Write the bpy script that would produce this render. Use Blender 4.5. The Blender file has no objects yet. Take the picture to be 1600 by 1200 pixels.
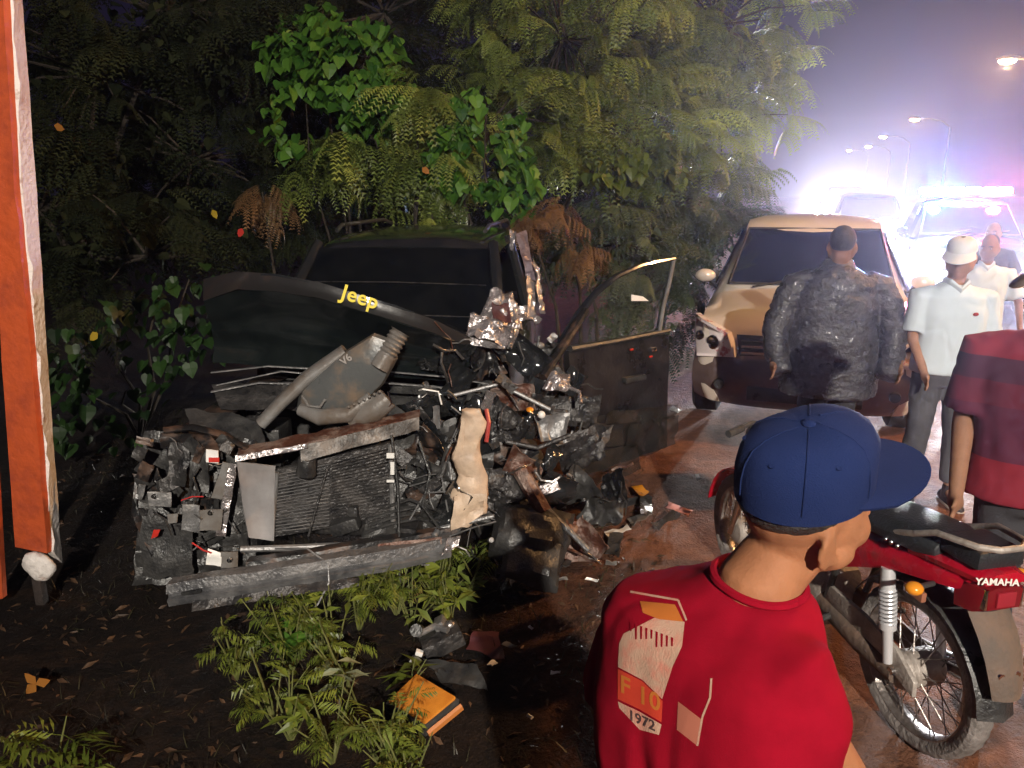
import bpy, bmesh, math, random
import numpy as np
from mathutils import Vector, Matrix, noise
from mathutils.bvhtree import BVHTree
R = math.radians
V = Vector
random.seed(7)
scene = bpy.context.scene
C = scene.collection

# ------------------------------------------------------------------ camera, sky, exposure
PITCH = R(14.0)
CAM = V((0, 0, 2.0))
FPX = 1186.0
cam_d = bpy.data.cameras.new('camera')
cam_d.sensor_width = 36.0
cam_d.lens = 36.0 * FPX / 1600.0
cam_d.clip_start = 0.05
cam_d.clip_end = 2000
cam = bpy.data.objects.new('camera', cam_d)
cam.location = CAM
cam.rotation_euler = (R(90) - PITCH, 0, 0)
C.objects.link(cam)
scene.camera = cam

world = bpy.data.worlds.new('World')
scene.world = world
world.use_nodes = True
wn = world.node_tree
for n in list(wn.nodes):
    wn.nodes.remove(n)
w_out = wn.nodes.new('ShaderNodeOutputWorld')
w_bg = wn.nodes.new('ShaderNodeBackground')
w_sky = wn.nodes.new('ShaderNodeTexSky')
w_sky.sky_type = 'NISHITA'
w_sky.sun_disc = False
w_sky.sun_elevation = R(-3.0)
w_sky.sun_rotation = R(160)
w_sky.air_density = 1.6
w_sky.dust_density = 3.0
w_mix = wn.nodes.new('ShaderNodeMix')
w_mix.data_type = 'RGBA'
w_mix.inputs[0].default_value = 0.85
w_mix.inputs[7].default_value = (0.16, 0.13, 0.34, 1)     # town glow on low cloud
wn.links.new(w_sky.outputs[0], w_mix.inputs[6])
wn.links.new(w_mix.outputs[2], w_bg.inputs[0])
w_bg.inputs[1].default_value = 0.06
wn.links.new(w_bg.outputs[0], w_out.inputs[0])

sun_d = bpy.data.lights.new('moon', 'SUN')
sun_d.energy = 0.02
sun_d.angle = R(0.5)
sun_d.color = (0.8, 0.85, 1.0)
sun = bpy.data.objects.new('moon', sun_d)
sun.rotation_euler = (R(40), 0, R(-25))
C.objects.link(sun)

scene.view_settings.view_transform = 'Standard'
scene.view_settings.look = 'None'
scene.view_settings.exposure = 0.0
scene.view_settings.gamma = 1.0
scene.view_settings.use_curve_mapping = False
scene.render.engine = 'CYCLES'
scene.cycles.use_denoising = True
scene.cycles.max_bounces = 4
scene.cycles.diffuse_bounces = 2
scene.cycles.glossy_bounces = 2
scene.cycles.volume_bounces = 0
scene.cycles.use_adaptive_sampling = True
scene.cycles.adaptive_threshold = 0.04
scene.cycles.transparent_max_bounces = 8
scene.cycles.sample_clamp_indirect = 4.0

# ------------------------------------------------------------------ helpers
_FW = V((0, math.cos(PITCH), -math.sin(PITCH)))
_UP = V((0, math.sin(PITCH), math.cos(PITCH)))
_RT = V((1, 0, 0))
def ray(px, py):
    return _FW + _RT * ((px - 800) / FPX) + _UP * ((600 - py) / FPX)
def at(px, py, Y):
    d = ray(px, py)
    return CAM + d * (Y / d.y)
def gr(px, py, z=0.0):
    d = ray(px, py)
    return CAM + d * ((z - CAM.z) / d.z)

MATS = {}
def mat(name, col, rough=0.6, metal=0.0, col2=None, scale=8.0, bump=0.0, bscale=40.0, trans=0.0, emit=None, estr=0.0,
        alpha=1.0, coat=0.0, contrast=(0.35, 0.65), sheen=0.0, rvar=0.0, spec=None, sss=0.0):
    if name in MATS:
        return MATS[name]
    m = bpy.data.materials.new(name)
    m.use_nodes = True
    nt = m.node_tree
    b = nt.nodes['Principled BSDF']
    b.inputs['Base Color'].default_value = (*col, 1)
    b.inputs['Roughness'].default_value = rough
    b.inputs['Metallic'].default_value = metal
    b.inputs['Coat Weight'].default_value = coat
    b.inputs['Coat Roughness'].default_value = 0.08
    if spec is not None: b.inputs['Specular IOR Level'].default_value = spec
    if sss:
        b.inputs['Subsurface Weight'].default_value = sss; b.inputs['Subsurface Scale'].default_value = 0.01; b.inputs['Subsurface Radius'].default_value = (1.0, 0.35, 0.2)
    if sheen:
        b.inputs['Sheen Weight'].default_value = sheen
    if alpha < 1:
        b.inputs['Alpha'].default_value = alpha
    tc = nt.nodes.new('ShaderNodeTexCoord')
    if col2 is not None or rvar:
        n = nt.nodes.new('ShaderNodeTexNoise')
        n.inputs['Scale'].default_value = scale
        n.inputs['Detail'].default_value = 6
        n.inputs['Roughness'].default_value = 0.65
        nt.links.new(tc.outputs['Object'], n.inputs['Vector'])
        rp = nt.nodes.new('ShaderNodeValToRGB')
        rp.color_ramp.elements[0].position = contrast[0]
        rp.color_ramp.elements[1].position = contrast[1]
        rp.color_ramp.elements[0].color = (*col, 1)
        rp.color_ramp.elements[1].color = (*(col2 or col), 1)
        nt.links.new(n.outputs[0], rp.inputs[0])
        nt.links.new(rp.outputs[0], b.inputs['Base Color'])
        if rvar:
            mr = nt.nodes.new('ShaderNodeMapRange')
            mr.inputs[1].default_value = 0.3; mr.inputs[2].default_value = 0.7
            mr.inputs[3].default_value = max(0.02, rough - rvar); mr.inputs[4].default_value = min(1, rough + rvar)
            nt.links.new(n.outputs[0], mr.inputs[0])
            nt.links.new(mr.outputs[0], b.inputs['Roughness'])
    if bump:
        n2 = nt.nodes.new('ShaderNodeTexNoise')
        n2.inputs['Scale'].default_value = bscale
        n2.inputs['Detail'].default_value = 5
        nt.links.new(tc.outputs['Object'], n2.inputs['Vector'])
        bp = nt.nodes.new('ShaderNodeBump')
        bp.inputs['Strength'].default_value = bump
        bp.inputs['Distance'].default_value = 0.02
        nt.links.new(n2.outputs[0], bp.inputs['Height'])
        nt.links.new(bp.outputs[0], b.inputs['Normal'])
    if trans:
        b.inputs['Transmission Weight'].default_value = trans
    if emit is not None:
        b.inputs['Emission Color'].default_value = (*emit, 1)
        b.inputs['Emission Strength'].default_value = estr
    MATS[name] = m
    return m

def tag(o, label=None, cat=None, group=None, kind=None):
    if label: o['label'] = label
    if cat: o['category'] = cat
    if group: o['group'] = group
    if kind: o['kind'] = kind
    return o
def thing(name, loc, label, cat, group=None, rz=0.0):
    o = bpy.data.objects.new(name, None)
    o.empty_display_size = 0.1
    o.location = loc
    o.rotation_euler = (0, 0, rz)
    C.objects.link(o)
    return tag(o, label, cat, group)

class MB:
    """collects pieces of ONE mesh"""
    def __init__(s):
        s.v = []; s.f = []; s.uvw = None
    def add(s, vs, fs):
        o = len(s.v)
        s.v += [tuple(p) for p in vs]
        s.f += [tuple(i + o for i in f) for f in fs]
        return s
    def box(s, c, size, rot=None, taper=1.0):
        c = V(c); hx, hy, hz = size[0] / 2, size[1] / 2, size[2] / 2
        vs = []
        for z in (-1, 1):
            t = taper if z > 0 else 1.0
            for x, y in ((-1, -1), (1, -1), (1, 1), (-1, 1)):
                p = V((x * hx * t, y * hy * t, z * hz))
                if rot is not None: p = rot @ p
                vs.append(c + p)
        return s.add(vs, [(3, 2, 1, 0), (4, 5, 6, 7), (0, 1, 5, 4), (1, 2, 6, 5), (2, 3, 7, 6), (3, 0, 4, 7)])
    def hexa(s, p):      # 8 corners: bottom four, top four, both counter-clockwise
        return s.add(p, [(3, 2, 1, 0), (4, 5, 6, 7), (0, 1, 5, 4), (1, 2, 6, 5), (2, 3, 7, 6), (3, 0, 4, 7)])
    def rings(s, rings, cap=True, closed=True):
        n = len(rings[0]); vs = []; fs = []
        for r in rings: vs += [V(p) for p in r]
        for i in range(len(rings) - 1):
            for j in range(n if closed else n - 1):
                k = (j + 1) % n
                fs.append((i * n + j, i * n + k, (i + 1) * n + k, (i + 1) * n + j))
        if cap and closed:
            fs.append(tuple(range(n - 1, -1, -1)))
            fs.append(tuple((len(rings) - 1) * n + j for j in range(n)))
        return s.add(vs, fs)
    def tube(s, pts, rad, seg=8, cap=True, flat=1.0, up=None):
        pts = [V(p) for p in pts]
        if not hasattr(rad, '__len__'): rad = [rad] * len(pts)
        rings = []; prev = None
        for i, p in enumerate(pts):
            a = pts[max(i - 1, 0)]; b = pts[min(i + 1, len(pts) - 1)]
            t = (b - a).normalized()
            ref = V(up) if up is not None else (prev if prev is not None else (V((0, 0, 1)) if abs(t.z) < 0.9 else V((1, 0, 0))))
            n = (ref - t * ref.dot(t))
            if n.length < 1e-6: n = t.orthogonal()
            n.normalize(); bn = t.cross(n); prev = n
            rings.append([p + n * (math.cos(q) * rad[i] * flat) + bn * (math.sin(q) * rad[i]) for q in [2 * math.pi * k / seg for k in range(seg)]])
        return s.rings(rings, cap)
    def cyl(s, a, b, r, seg=16, r2=None):
        return s.tube([a, b], [r, r if r2 is None else r2], seg)
    def ell(s, c, rad, rot=None, u=14, v=9):
        c = V(c); rings = []
        for i in range(v + 1):
            ph = -math.pi / 2 + math.pi * (0.04 + 0.92 * i / v)
            rg = []
            for j in range(u):
                th = 2 * math.pi * j / u
                p = V((math.cos(ph) * math.cos(th) * rad[0], math.cos(ph) * math.sin(th) * rad[1], math.sin(ph) * rad[2]))
                if rot is not None: p = rot @ p
                rg.append(c + p)
            rings.append(rg)
        return s.rings(rings)
    def capsule(s, a, b, ra, rb, seg=12):
        a = V(a); b = V(b); t = (b - a)
        L = t.length; t = t / L if L > 1e-6 else V((0, 0, 1))
        pts = []; rd = []
        for k in range(4):
            q = math.pi / 2 * (1 - k / 4) * 0.96
            pts.append(a - t * (math.sin(q) * ra)); rd.append(max(1e-4, math.cos(q) * ra))
        pts.append(a); rd.append(ra); pts.append(b); rd.append(rb)
        for k in range(1, 5):
            q = math.pi / 2 * k / 4 * 0.96
            pts.append(b + t * (math.sin(q) * rb)); rd.append(max(1e-4, math.cos(q) * rb))
        return s.tube(pts, rd, seg)
    def grid(s, P, thick=0.0, nrm=None):
        """P[i][j] points; optional thickness along vertex normals"""
        h = len(P); w = len(P[0])
        P = [[V(p) for p in row] for row in P]
        vs = [p for row in P for p in row]
        fs = [(i * w + j, i * w + j + 1, (i + 1) * w + j + 1, (i + 1) * w + j) for i in range(h - 1) for j in range(w - 1)]
        if thick:
            N = []
            for i in range(h):
                for j in range(w):
                    du = P[i][min(j + 1, w - 1)] - P[i][max(j - 1, 0)]
                    dv = P[min(i + 1, h - 1)][j] - P[max(i - 1, 0)][j]
                    n = du.cross(dv)
                    N.append(n.normalized() if n.length > 1e-9 else V((0, 0, 1)))
            o = len(vs)
            vs += [p - n * thick for p, n in zip(vs[:], N)]
            fs2 = [tuple(reversed([k + o for k in f])) for f in fs]
            rim = [(0 * w + j) for j in range(w)] + [i * w + w - 1 for i in range(1, h)] + [(h - 1) * w + j for j in range(w - 2, -1, -1)] + [i * w for i in range(h - 2, 0, -1)]
            side = [(rim[(k + 1) % len(rim)], rim[k], rim[k] + o, rim[(k + 1) % len(rim)] + o) for k in range(len(rim))]
            fs = fs + fs2 + side
        return s.add(vs, fs)
    def prism(s, poly, d):
        """poly: list of points, extruded by vector d"""
        n = len(poly); d = V(d)
        vs = [V(p) for p in poly] + [V(p) + d for p in poly]
        fs = [tuple(range(n - 1, -1, -1)), tuple(range(n, 2 * n))]
        fs += [(i, (i + 1) % n, n + (i + 1) % n, n + i) for i in range(n)]
        return s.add(vs, fs)
    def build(s, name, m, parent=None, smooth=True, angle=40, rel=True, bevel=0.0, kind=None, label=None):
        off = V((0, 0, 0))
        if parent is not None and rel:
            q = parent
            while q is not None:
                off = off + q.location; q = q.parent
        me = bpy.data.meshes.new(name)
        me.from_pydata([(p[0] - off.x, p[1] - off.y, p[2] - off.z) for p in s.v], [], s.f)
        return link_mesh(name, me, m, parent, smooth, angle, bevel, kind, label)

def link_mesh(name, me, m, parent=None, smooth=True, angle=40, bevel=0.0, kind=None, label=None, fixn=True):
    if fixn:
        bm = bmesh.new(); bm.from_mesh(me)
        bmesh.ops.recalc_face_normals(bm, faces=bm.faces)
        if bevel:
            es = [e for e in bm.edges if len(e.link_faces) == 2 and e.calc_face_angle(0) > R(30)]
            bmesh.ops.bevel(bm, geom=es, offset=bevel, segments=2, profile=0.6, affect='EDGES', clamp_overlap=True)
        bm.to_mesh(me); bm.free()
    if m is not None:
        for q in (m if isinstance(m, (list, tuple)) else [m]): me.materials.append(q)
    if smooth:
        me.shade_smooth()
        me.set_sharp_from_angle(angle=R(angle))
    o = bpy.data.objects.new(name, me)
    C.objects.link(o)
    if parent is not None: o.parent = parent
    if kind: o['kind'] = kind
    if label: o['label'] = label
    return o

def remeshed(mb, voxel, iters=4, fac=0.5):
    """one continuous surface from overlapping pieces"""
    me = bpy.data.meshes.new('tmp')
    me.from_pydata(mb.v, [], mb.f)
    bm = bmesh.new(); bm.from_mesh(me)
    bmesh.ops.recalc_face_normals(bm, faces=bm.faces)
    bm.to_mesh(me); bm.free()
    o = bpy.data.objects.new('tmp', me)
    C.objects.link(o)
    md = o.modifiers.new('r', 'REMESH'); md.mode = 'VOXEL'; md.voxel_size = voxel
    if iters:
        sm = o.modifiers.new('s', 'SMOOTH'); sm.factor = fac; sm.iterations = iters
    dg = bpy.context.evaluated_depsgraph_get(); dg.update()
    out = bpy.data.meshes.new_from_object(o.evaluated_get(dg))
    bpy.data.objects.remove(o); bpy.data.meshes.remove(me)
    return out
def organic(mb, name, m, parent, voxel=0.012, iters=4, disp=None, rel=True, label=None):
    me = remeshed(mb, voxel, iters)
    n = len(me.vertices)
    co = np.empty(n * 3, np.float32); me.vertices.foreach_get('co', co); co = co.reshape(-1, 3)
    if disp is not None:
        no = np.empty(n * 3, np.float32); me.vertices.foreach_get('normal', no); no = no.reshape(-1, 3)
        for i in range(n):
            co[i] += no[i] * disp(V(co[i]), V(no[i]))
    off = V((0, 0, 0))
    if parent is not None and rel:
        q = parent
        while q is not None:
            off = off + q.location; q = q.parent
    co -= np.array(off, np.float32)
    me.vertices.foreach_set('co', co.ravel())
    me.name = name
    return link_mesh(name, me, m, parent, True, 80, fixn=False, label=label)
def copy_tree(o, parent=None):
    c = o.copy(); C.objects.link(c); c.parent = parent
    for ch in list(o.children): copy_tree(ch, c)
    return c

def text_mesh(txt, size, depth=0.002, bold=0.0, shear=0.0, spacing=1.0):
    cu = bpy.data.curves.new('t', 'FONT')
    cu.body = txt; cu.size = size; cu.extrude = depth; cu.offset = bold; cu.shear = shear
    cu.align_x = 'CENTER'; cu.align_y = 'CENTER'; cu.space_character = spacing; cu.resolution_u = 4
    o = bpy.data.objects.new('t', cu); C.objects.link(o)
    dg = bpy.context.evaluated_depsgraph_get(); dg.update()
    me = bpy.data.meshes.new_from_object(o.evaluated_get(dg))
    bpy.data.objects.remove(o)
    return me
def place_text(name, txt, size, loc, ux, uy, m, parent, depth=0.002, bold=0.0, shear=0.0, spacing=1.0, surf=None):
    """lettering laid out along ux (reading direction) and uy (up)"""
    me = text_mesh(txt, size, depth, bold, shear, spacing)
    ux = V(ux).normalized(); uy = V(uy); uy = (uy - ux * uy.dot(ux)).normalized(); uz = ux.cross(uy)
    off = V((0, 0, 0)); q = parent
    while q is not None:
        off = off + q.location; q = q.parent
    for v in me.vertices:
        p = V(loc) + ux * v.co.x + uy * v.co.y + uz * v.co.z
        if surf is not None: p = surf(p, v.co.z)
        v.co = p - off
    me.name = name; me.materials.clear()
    return link_mesh(name, me, m, parent, False, fixn=False)

def sstep(a, b, x):
    t = max(0.0, min(1.0, (x - a) / (b - a))); return t * t * (3 - 2 * t)
def fbm(p, oct=4):
    return noise.fractal(V(p), 1.0, 2.0, oct)
def ground_z(x, y):
    z = -0.17 * sstep(0.75, -0.45, x - 0.10 * (y - 4)) * sstep(1.2, 2.6, y + 0.25 * x)
    z += 0.7 * sstep(-4.2, -8, x) 
    z += 0.028 * max(0.0, min(45.0, y - 12))
    k = 1.0 / (1.0 + 0.02 * (x * x + y * y))
    z += 0.05 * fbm((x * 0.7, y * 0.7, 3.1), 4) * (0.35 + 0.65 * sstep(1.3, 0.2, x)) * (0.3 + k)
    z += 0.012 * fbm((x * 4.1, y * 4.1, 1.7), 3) * k
    return z
# ------------------------------------------------------------------ ground
def build_ground():
    n = 220
    u = np.linspace(-1, 1, n)
    s = np.sinh(u * 5.0) / math.sinh(5.0)
    xs = s * 260; ys = s * 300 + 4.0
    P = [[V((x, y, ground_z(x, y))) for x in xs] for y in ys]
    mb = MB().grid(P)
    m = bpy.data.materials.new('earth'); m.use_nodes = True
    nt = m.node_tree; b = nt.nodes['Principled BSDF']
    tc = nt.nodes.new('ShaderNodeTexCoord')
    def nz(scale, det=6):
        q = nt.nodes.new('ShaderNodeTexNoise'); q.inputs['Scale'].default_value = scale; q.inputs['Detail'].default_value = det
        q.inputs['Roughness'].default_value = 0.65
        nt.links.new(tc.outputs['Object'], q.inputs['Vector']); return q
    def ramp(src, a, ca, bb, cb):
        r = nt.nodes.new('ShaderNodeValToRGB')
        r.color_ramp.elements[0].position = a; r.color_ramp.elements[1].position = bb
        r.color_ramp.elements[0].color = (*ca, 1); r.color_ramp.elements[1].color = (*cb, 1)
        nt.links.new(src, r.inputs[0]); return r
    n1 = nz(1.1); n2 = nz(14); n3 = nz(60)
    red = ramp(n2.outputs[0], 0.3, (0.12, 0.048, 0.026), 0.72, (0.26, 0.115, 0.065))
    humus = ramp(n2.outputs[0], 0.35, (0.006, 0.004, 0.0035), 0.7, (0.022, 0.013, 0.009))
    sep = nt.nodes.new('ShaderNodeSeparateXYZ'); nt.links.new(tc.outputs['Object'], sep.inputs[0])
    # the red verge lies to the right of the weeds; its border wanders with the noise
    my = nt.nodes.new('ShaderNodeMath'); my.operation = 'MULTIPLY_ADD'; my.inputs[1].default_value = 1.6
    nt.links.new(n1.outputs[0], my.inputs[0]); nt.links.new(sep.outputs[0], my.inputs[2])
    mr = nt.nodes.new('ShaderNodeMapRange'); mr.inputs[1].default_value = 0.75; mr.inputs[2].default_value = 1.55
    nt.links.new(my.outputs[0], mr.inputs[0])
    mx = nt.nodes.new('ShaderNodeMix'); mx.data_type = 'RGBA'
    nt.links.new(mr.outputs[0], mx.inputs[0]); nt.links.new(humus.outputs[0], mx.inputs[6]); nt.links.new(red.outputs[0], mx.inputs[7])
    nt.links.new(mx.outputs[2], b.inputs['Base Color'])
    rr = ramp(n1.outputs[0], 0.38, (0.72,) * 3, 0.62, (0.95,) * 3)
    nt.links.new(rr.outputs[0], b.inputs['Roughness'])
    b.inputs['Specular IOR Level'].default_value = 0.2
    bp = nt.nodes.new('ShaderNodeBump'); bp.inputs['Strength'].default_value = 0.9; bp.inputs['Distance'].default_value = 0.03
    ad = nt.nodes.new('ShaderNodeMath'); ad.operation = 'ADD'
    nt.links.new(n2.outputs[0], ad.inputs[0]); nt.links.new(n3.outputs[0], ad.inputs[1]); nt.links.new(ad.outputs[0], bp.inputs['Height'])
    nt.links.new(bp.outputs[0], b.inputs['Normal'])
    o = mb.build('ground', m); tag(o, kind='structure')
build_ground()

# road running away to the right
RD = V((math.sin(R(21)), math.cos(R(21)), 0)); RN = V((RD.y, -RD.x, 0))
def build_road():
    o0 = V((4.75, 6.4, 0)); P = []
    for i in range(90):
        t = -40 + 2.2 * i
        row = []
        for k in range(9):
            p = o0 + RD * t + RN * (7.0 * k / 8)
            row.append(V((p.x, p.y, ground_z(p.x, p.y) * 0.3 + 0.7 * 0.028 * max(0.0, min(45.0, p.y - 12)) + 0.03)))
        P.append(row)
    m = mat('wet_asphalt', (0.045, 0.04, 0.04), 0.65, 0, (0.10, 0.065, 0.05), 1.3, 0.35, 120, rvar=0.2)
    tag(MB().grid(P, 0.05).build('road', m), kind='structure')
build_road()

# ------------------------------------------------------------------ street lamps along the road
lamp_steel = mat('lamp_steel', (0.035, 0.035, 0.035), 0.8, 0.0)
def street_lamp(x, y, label, power, col, spot=None, h=6.2):
    z0 = ground_z(x, y)
    t = thing('street_lamp', (x, y, z0), label, 'street lamp', 'street lamps along the road')
    arm = -RN * 1.5
    top = V((x, y, z0 + h - 0.5))
    MB().tube([(x, y, z0 - 0.2), (x, y, z0 + 2.5), top], [0.09, 0.075, 0.05], 10).build('pole', lamp_steel, t)
    MB().tube([top, top + arm * 0.3 + V((0, 0, 0.35)), top + arm * 0.7 + V((0, 0, 0.5)), top + arm + V((0, 0, 0.5))], [0.045, 0.04, 0.035, 0.03], 8).build('arm', lamp_steel, t)
    hd = top + arm + V((0, 0, 0.5))
    f = arm.normalized()
    MB().ell(hd + f * 0.25 + V((0, 0, 0.04)), (0.17, 0.34, 0.09), Matrix.Rotation(math.atan2(-f.x, f.y), 3, 'Z')).build('housing', lamp_steel, t)
    em = mat('sodium_lens' if spot is None else 'added_key_lens', (0.9, 0.8, 0.6), 0.3, emit=(1.0, 0.60, 0.28), estr=220 if spot is None else 90)
    MB().ell(hd + f * 0.27 + V((0, 0, -0.045)), (0.16, 0.24, 0.085), Matrix.Rotation(math.atan2(-f.x, f.y), 3, 'Z')).build('lens', em, t)
    if not power: return t
    L = bpy.data.lights.new('lamp_light', 'POINT' if spot is None else 'SPOT')
    L.energy = power; L.color = col; L.shadow_soft_size = 0.12
    lo = bpy.data.objects.new('lamp_light', L); C.objects.link(lo)
    lo.location = hd + f * 0.27 + V((0, 0, -0.18)) - t.location
    lo.parent = t
    if spot is not None:
        L.spot_size = R(spot[1]); L.spot_blend = 0.8
        d = V(spot[0]) - (lo.location + t.location)
        lo.rotation_euler = d.to_track_quat('-Z', 'Y').to_euler()
    return t
SOD = (1.0, 0.52, 0.20)
def lamp_at(px, py, Y, label, power):
    p = at(px, py, Y) + RN * 1.75
    h = p.z - ground_z(p.x, p.y) + 0.08
    return street_lamp(p.x, p.y, label, power, SOD, h=h)
lamp_at(1575, 97, 25, 'nearest glowing orange street lamp, high in the top right corner', 1500)
lamp_at(1430, 188, 44, 'glowing street lamp second nearest, left of and below the orange one', 900)
lamp_at(1380, 215, 57, 'third glowing street lamp of the row above the headlights', 0)
lamp_at(1357, 230, 68, 'fourth glowing street lamp of the row, second from the far end', 0)
lamp_at(1327, 236, 80, 'smallest and farthest glowing street lamp of the row', 0)

# ------------------------------------------------------------------ foliage
rng = np.random.default_rng(11)
def leaf_mat(name, c1, c2, tl=0.25, rough=0.45, dead=None):
    if name in MATS: return MATS[name]
    m = bpy.data.materials.new(name); m.use_nodes = True
    nt = m.node_tree; b = nt.nodes['Principled BSDF']
    a = nt.nodes.new('ShaderNodeAttribute'); a.attribute_name = 'tone'
    rp = nt.nodes.new('ShaderNodeValToRGB')
    rp.color_ramp.elements[0].color = (*c1, 1); rp.color_ramp.elements[1].color = (*c2, 1)
    rp.color_ramp.elements[0].position = 0.1; rp.color_ramp.elements[1].position = 0.86
    if dead:
        e = rp.color_ramp.elements.new(0.985); e.color = (*c2, 1)
        e = rp.color_ramp.elements.new(0.99); e.color = (*dead, 1)
    nt.links.new(a.outputs['Fac'], rp.inputs[0]); nt.links.new(rp.outputs[0], b.inputs['Base Color'])
    b.inputs['Roughness'].default_value = rough
    b.inputs['Specular IOR Level'].default_value = 0.15 if rough > .8 else 0.4
    t = nt.nodes.new('ShaderNodeBsdfTranslucent'); nt.links.new(rp.outputs[0], t.inputs[0])
    mx = nt.nodes.new('ShaderNodeMixShader'); mx.inputs[0].default_value = tl
    nt.links.new(b.outputs[0], mx.inputs[1]); nt.links.new(t.outputs[0], mx.inputs[2])
    nt.links.new(mx.outputs[0], nt.nodes['Material Output'].inputs[0])
    MATS[name] = m
    return m
def feather_template(pairs=7, leaflets=10, droop=0.5, seed=0):
    """bipinnate leaf: triangles as array (n,3,3); grows along +x, drooping to -z"""
    r = np.random.default_rng(seed); T = []
    for side in (-1, 1):
        for i in range(pairs):
            t = 0.18 + 0.8 * i / pairs
            base = np.array([t, 0, -droop * t * t * 0.55])
            ang = math.radians(66 - 30 * t + r.uniform(-7, 7)) * side
            L = 0.52 * (1 - 0.5 * abs(t - 0.45)) * r.uniform(0.85, 1.1)
            d = np.array([math.cos(ang), math.sin(ang), 0])
            for k in range(leaflets):
                s0 = (k + 0.3) / leaflets
                c = base + d * (L * s0 * (1 - 0.28 * s0)) + np.array([0, 0, -L * s0 * s0 * (0.75 + droop * 0.4)])
                tan = d * (1 - 0.56 * s0) + np.array([0, 0, -1.5 * s0]); tan /= np.linalg.norm(tan)
                lat = np.cross(tan, [0, 0, 1.0]); lat /= np.linalg.norm(lat)
                w = L / leaflets * 0.98
                for q in (-1, 1):
                    tip = c + lat * q * 0.088 * (1 - 0.35 * s0) + tan * w * 0.5 + np.array([0, 0, -0.028])
                    T.append([c - tan * w * 0.5, c + tan * w * 0.42, tip])
    return np.array(T)
def heart_template():
    """broad pointed heart leaf of 8 triangles, base at origin, tip along +x, folded on its midrib"""
    out = [(0, 0), (-0.10, 0.22), (0.05, 0.45), (0.35, 0.46), (0.70, 0.25), (1.0, 0)]
    T = []
    for s in (-1, 1):
        p = [np.array([x, y * s, 0.10 * y - 0.22 * x * x]) for x, y in out]
        mid = [np.array([x, 0, -0.22 * x * x - 0.03]) for x in (0.0, 0.3, 0.65)]
        T += [[mid[0], p[1], p[2]], [mid[0], p[2], mid[1]], [mid[1], p[2], p[3]], [mid[1], p[3], mid[2]], [mid[2], p[3], p[4]], [mid[2], p[4], p[5]]]
    return np.array(T)
def lance_template():
    T = []
    for s in (-1, 1):
        a = np.array([0, 0, 0.]); b = np.array([0.45, 0.15 * s, 0.03 - 0.04]); m1 = np.array([0.5, 0, -0.06]); c = np.array([1.0, 0, -0.26])
        T += [[a, b, m1], [m1, b, c]]
    return np.array(T)
FEATHERS = [feather_template(6, 10, 0.35, 1), feather_template(7, 10, 0.7, 2), feather_template(6, 10, 1.1, 3)]
HEART = heart_template(); LANCE = lance_template()
def frames(yaw, pitch, roll):
    cy, sy = np.cos(yaw), np.sin(yaw); cp, sp = np.cos(pitch), np.sin(pitch); cr, sr = np.cos(roll), np.sin(roll)
    n = len(yaw); M = np.empty((n, 3, 3))
    M[:, 0, 0] = cy * cp; M[:, 1, 0] = sy * cp; M[:, 2, 0] = sp
    ax = np.stack([-sy, cy, np.zeros(n)], 1); up = np.cross(M[:, :, 0], ax)
    M[:, :, 1] = ax * cr[:, None] + up * sr[:, None]
    M[:, :, 2] = up * cr[:, None] - ax * sr[:, None]
    return M
def leaves_mesh(name, items, m, parent, kind='stuff'):
    """items: list of (template, pos(n,3), size(n), yaw, pitch, roll, tone)"""
    allv = []; tone = []
    for T, pos, size, yaw, pitch, roll, tn in items:
        if len(pos) == 0: continue
        M = frames(yaw, pitch, roll)
        k = T.reshape(-1, 3)
        vv = np.einsum('nij,kj->nki', M, k) * size[:, None, None] + pos[:, None, :]
        allv.append(vv.reshape(-1, 3)); tone.append(np.repeat(tn, len(T)))
    if not allv: return None
    vv = np.concatenate(allv).astype(np.float32); tone = np.concatenate(tone).astype(np.float32)
    q = parent
    while q is not None:
        vv = vv - np.array(q.location, np.float32); q = q.parent
    nt = len(vv) // 3
    me = bpy.data.meshes.new(name)
    me.vertices.add(len(vv)); me.vertices.foreach_set('co', vv.ravel())
    me.loops.add(nt * 3); me.loops.foreach_set('vertex_index', np.arange(nt * 3, dtype=np.int32))
    me.polygons.add(nt); me.polygons.foreach_set('loop_start', np.arange(nt, dtype=np.int32) * 3)
    me.update(calc_edges=True)
    a = me.attributes.new('tone', 'FLOAT', 'FACE'); a.data.foreach_set('value', tone)
    me.materials.append(m)
    o = bpy.data.objects.new(name, me); C.objects.link(o)
    if parent is not None: o.parent = parent
    if kind: o['kind'] = kind
    return o
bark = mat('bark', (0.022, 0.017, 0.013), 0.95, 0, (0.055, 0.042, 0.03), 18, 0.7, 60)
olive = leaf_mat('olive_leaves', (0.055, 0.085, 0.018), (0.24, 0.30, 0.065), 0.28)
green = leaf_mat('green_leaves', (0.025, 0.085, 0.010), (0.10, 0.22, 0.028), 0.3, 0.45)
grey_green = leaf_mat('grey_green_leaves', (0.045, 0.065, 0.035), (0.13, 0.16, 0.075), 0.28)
rust = leaf_mat('rust_leaves', (0.10, 0.055, 0.026), (0.22, 0.125, 0.055), 0.25)
shaded_green = leaf_mat('shaded_leaves', (0.010, 0.014, 0.006), (0.030, 0.036, 0.014), 0.2, 0.9)  # shade among the unlit trees, put into the leaf colour
weed = leaf_mat('weed_leaves', (0.045, 0.07, 0.010), (0.19, 0.23, 0.035), 0.3, 0.4)

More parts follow.
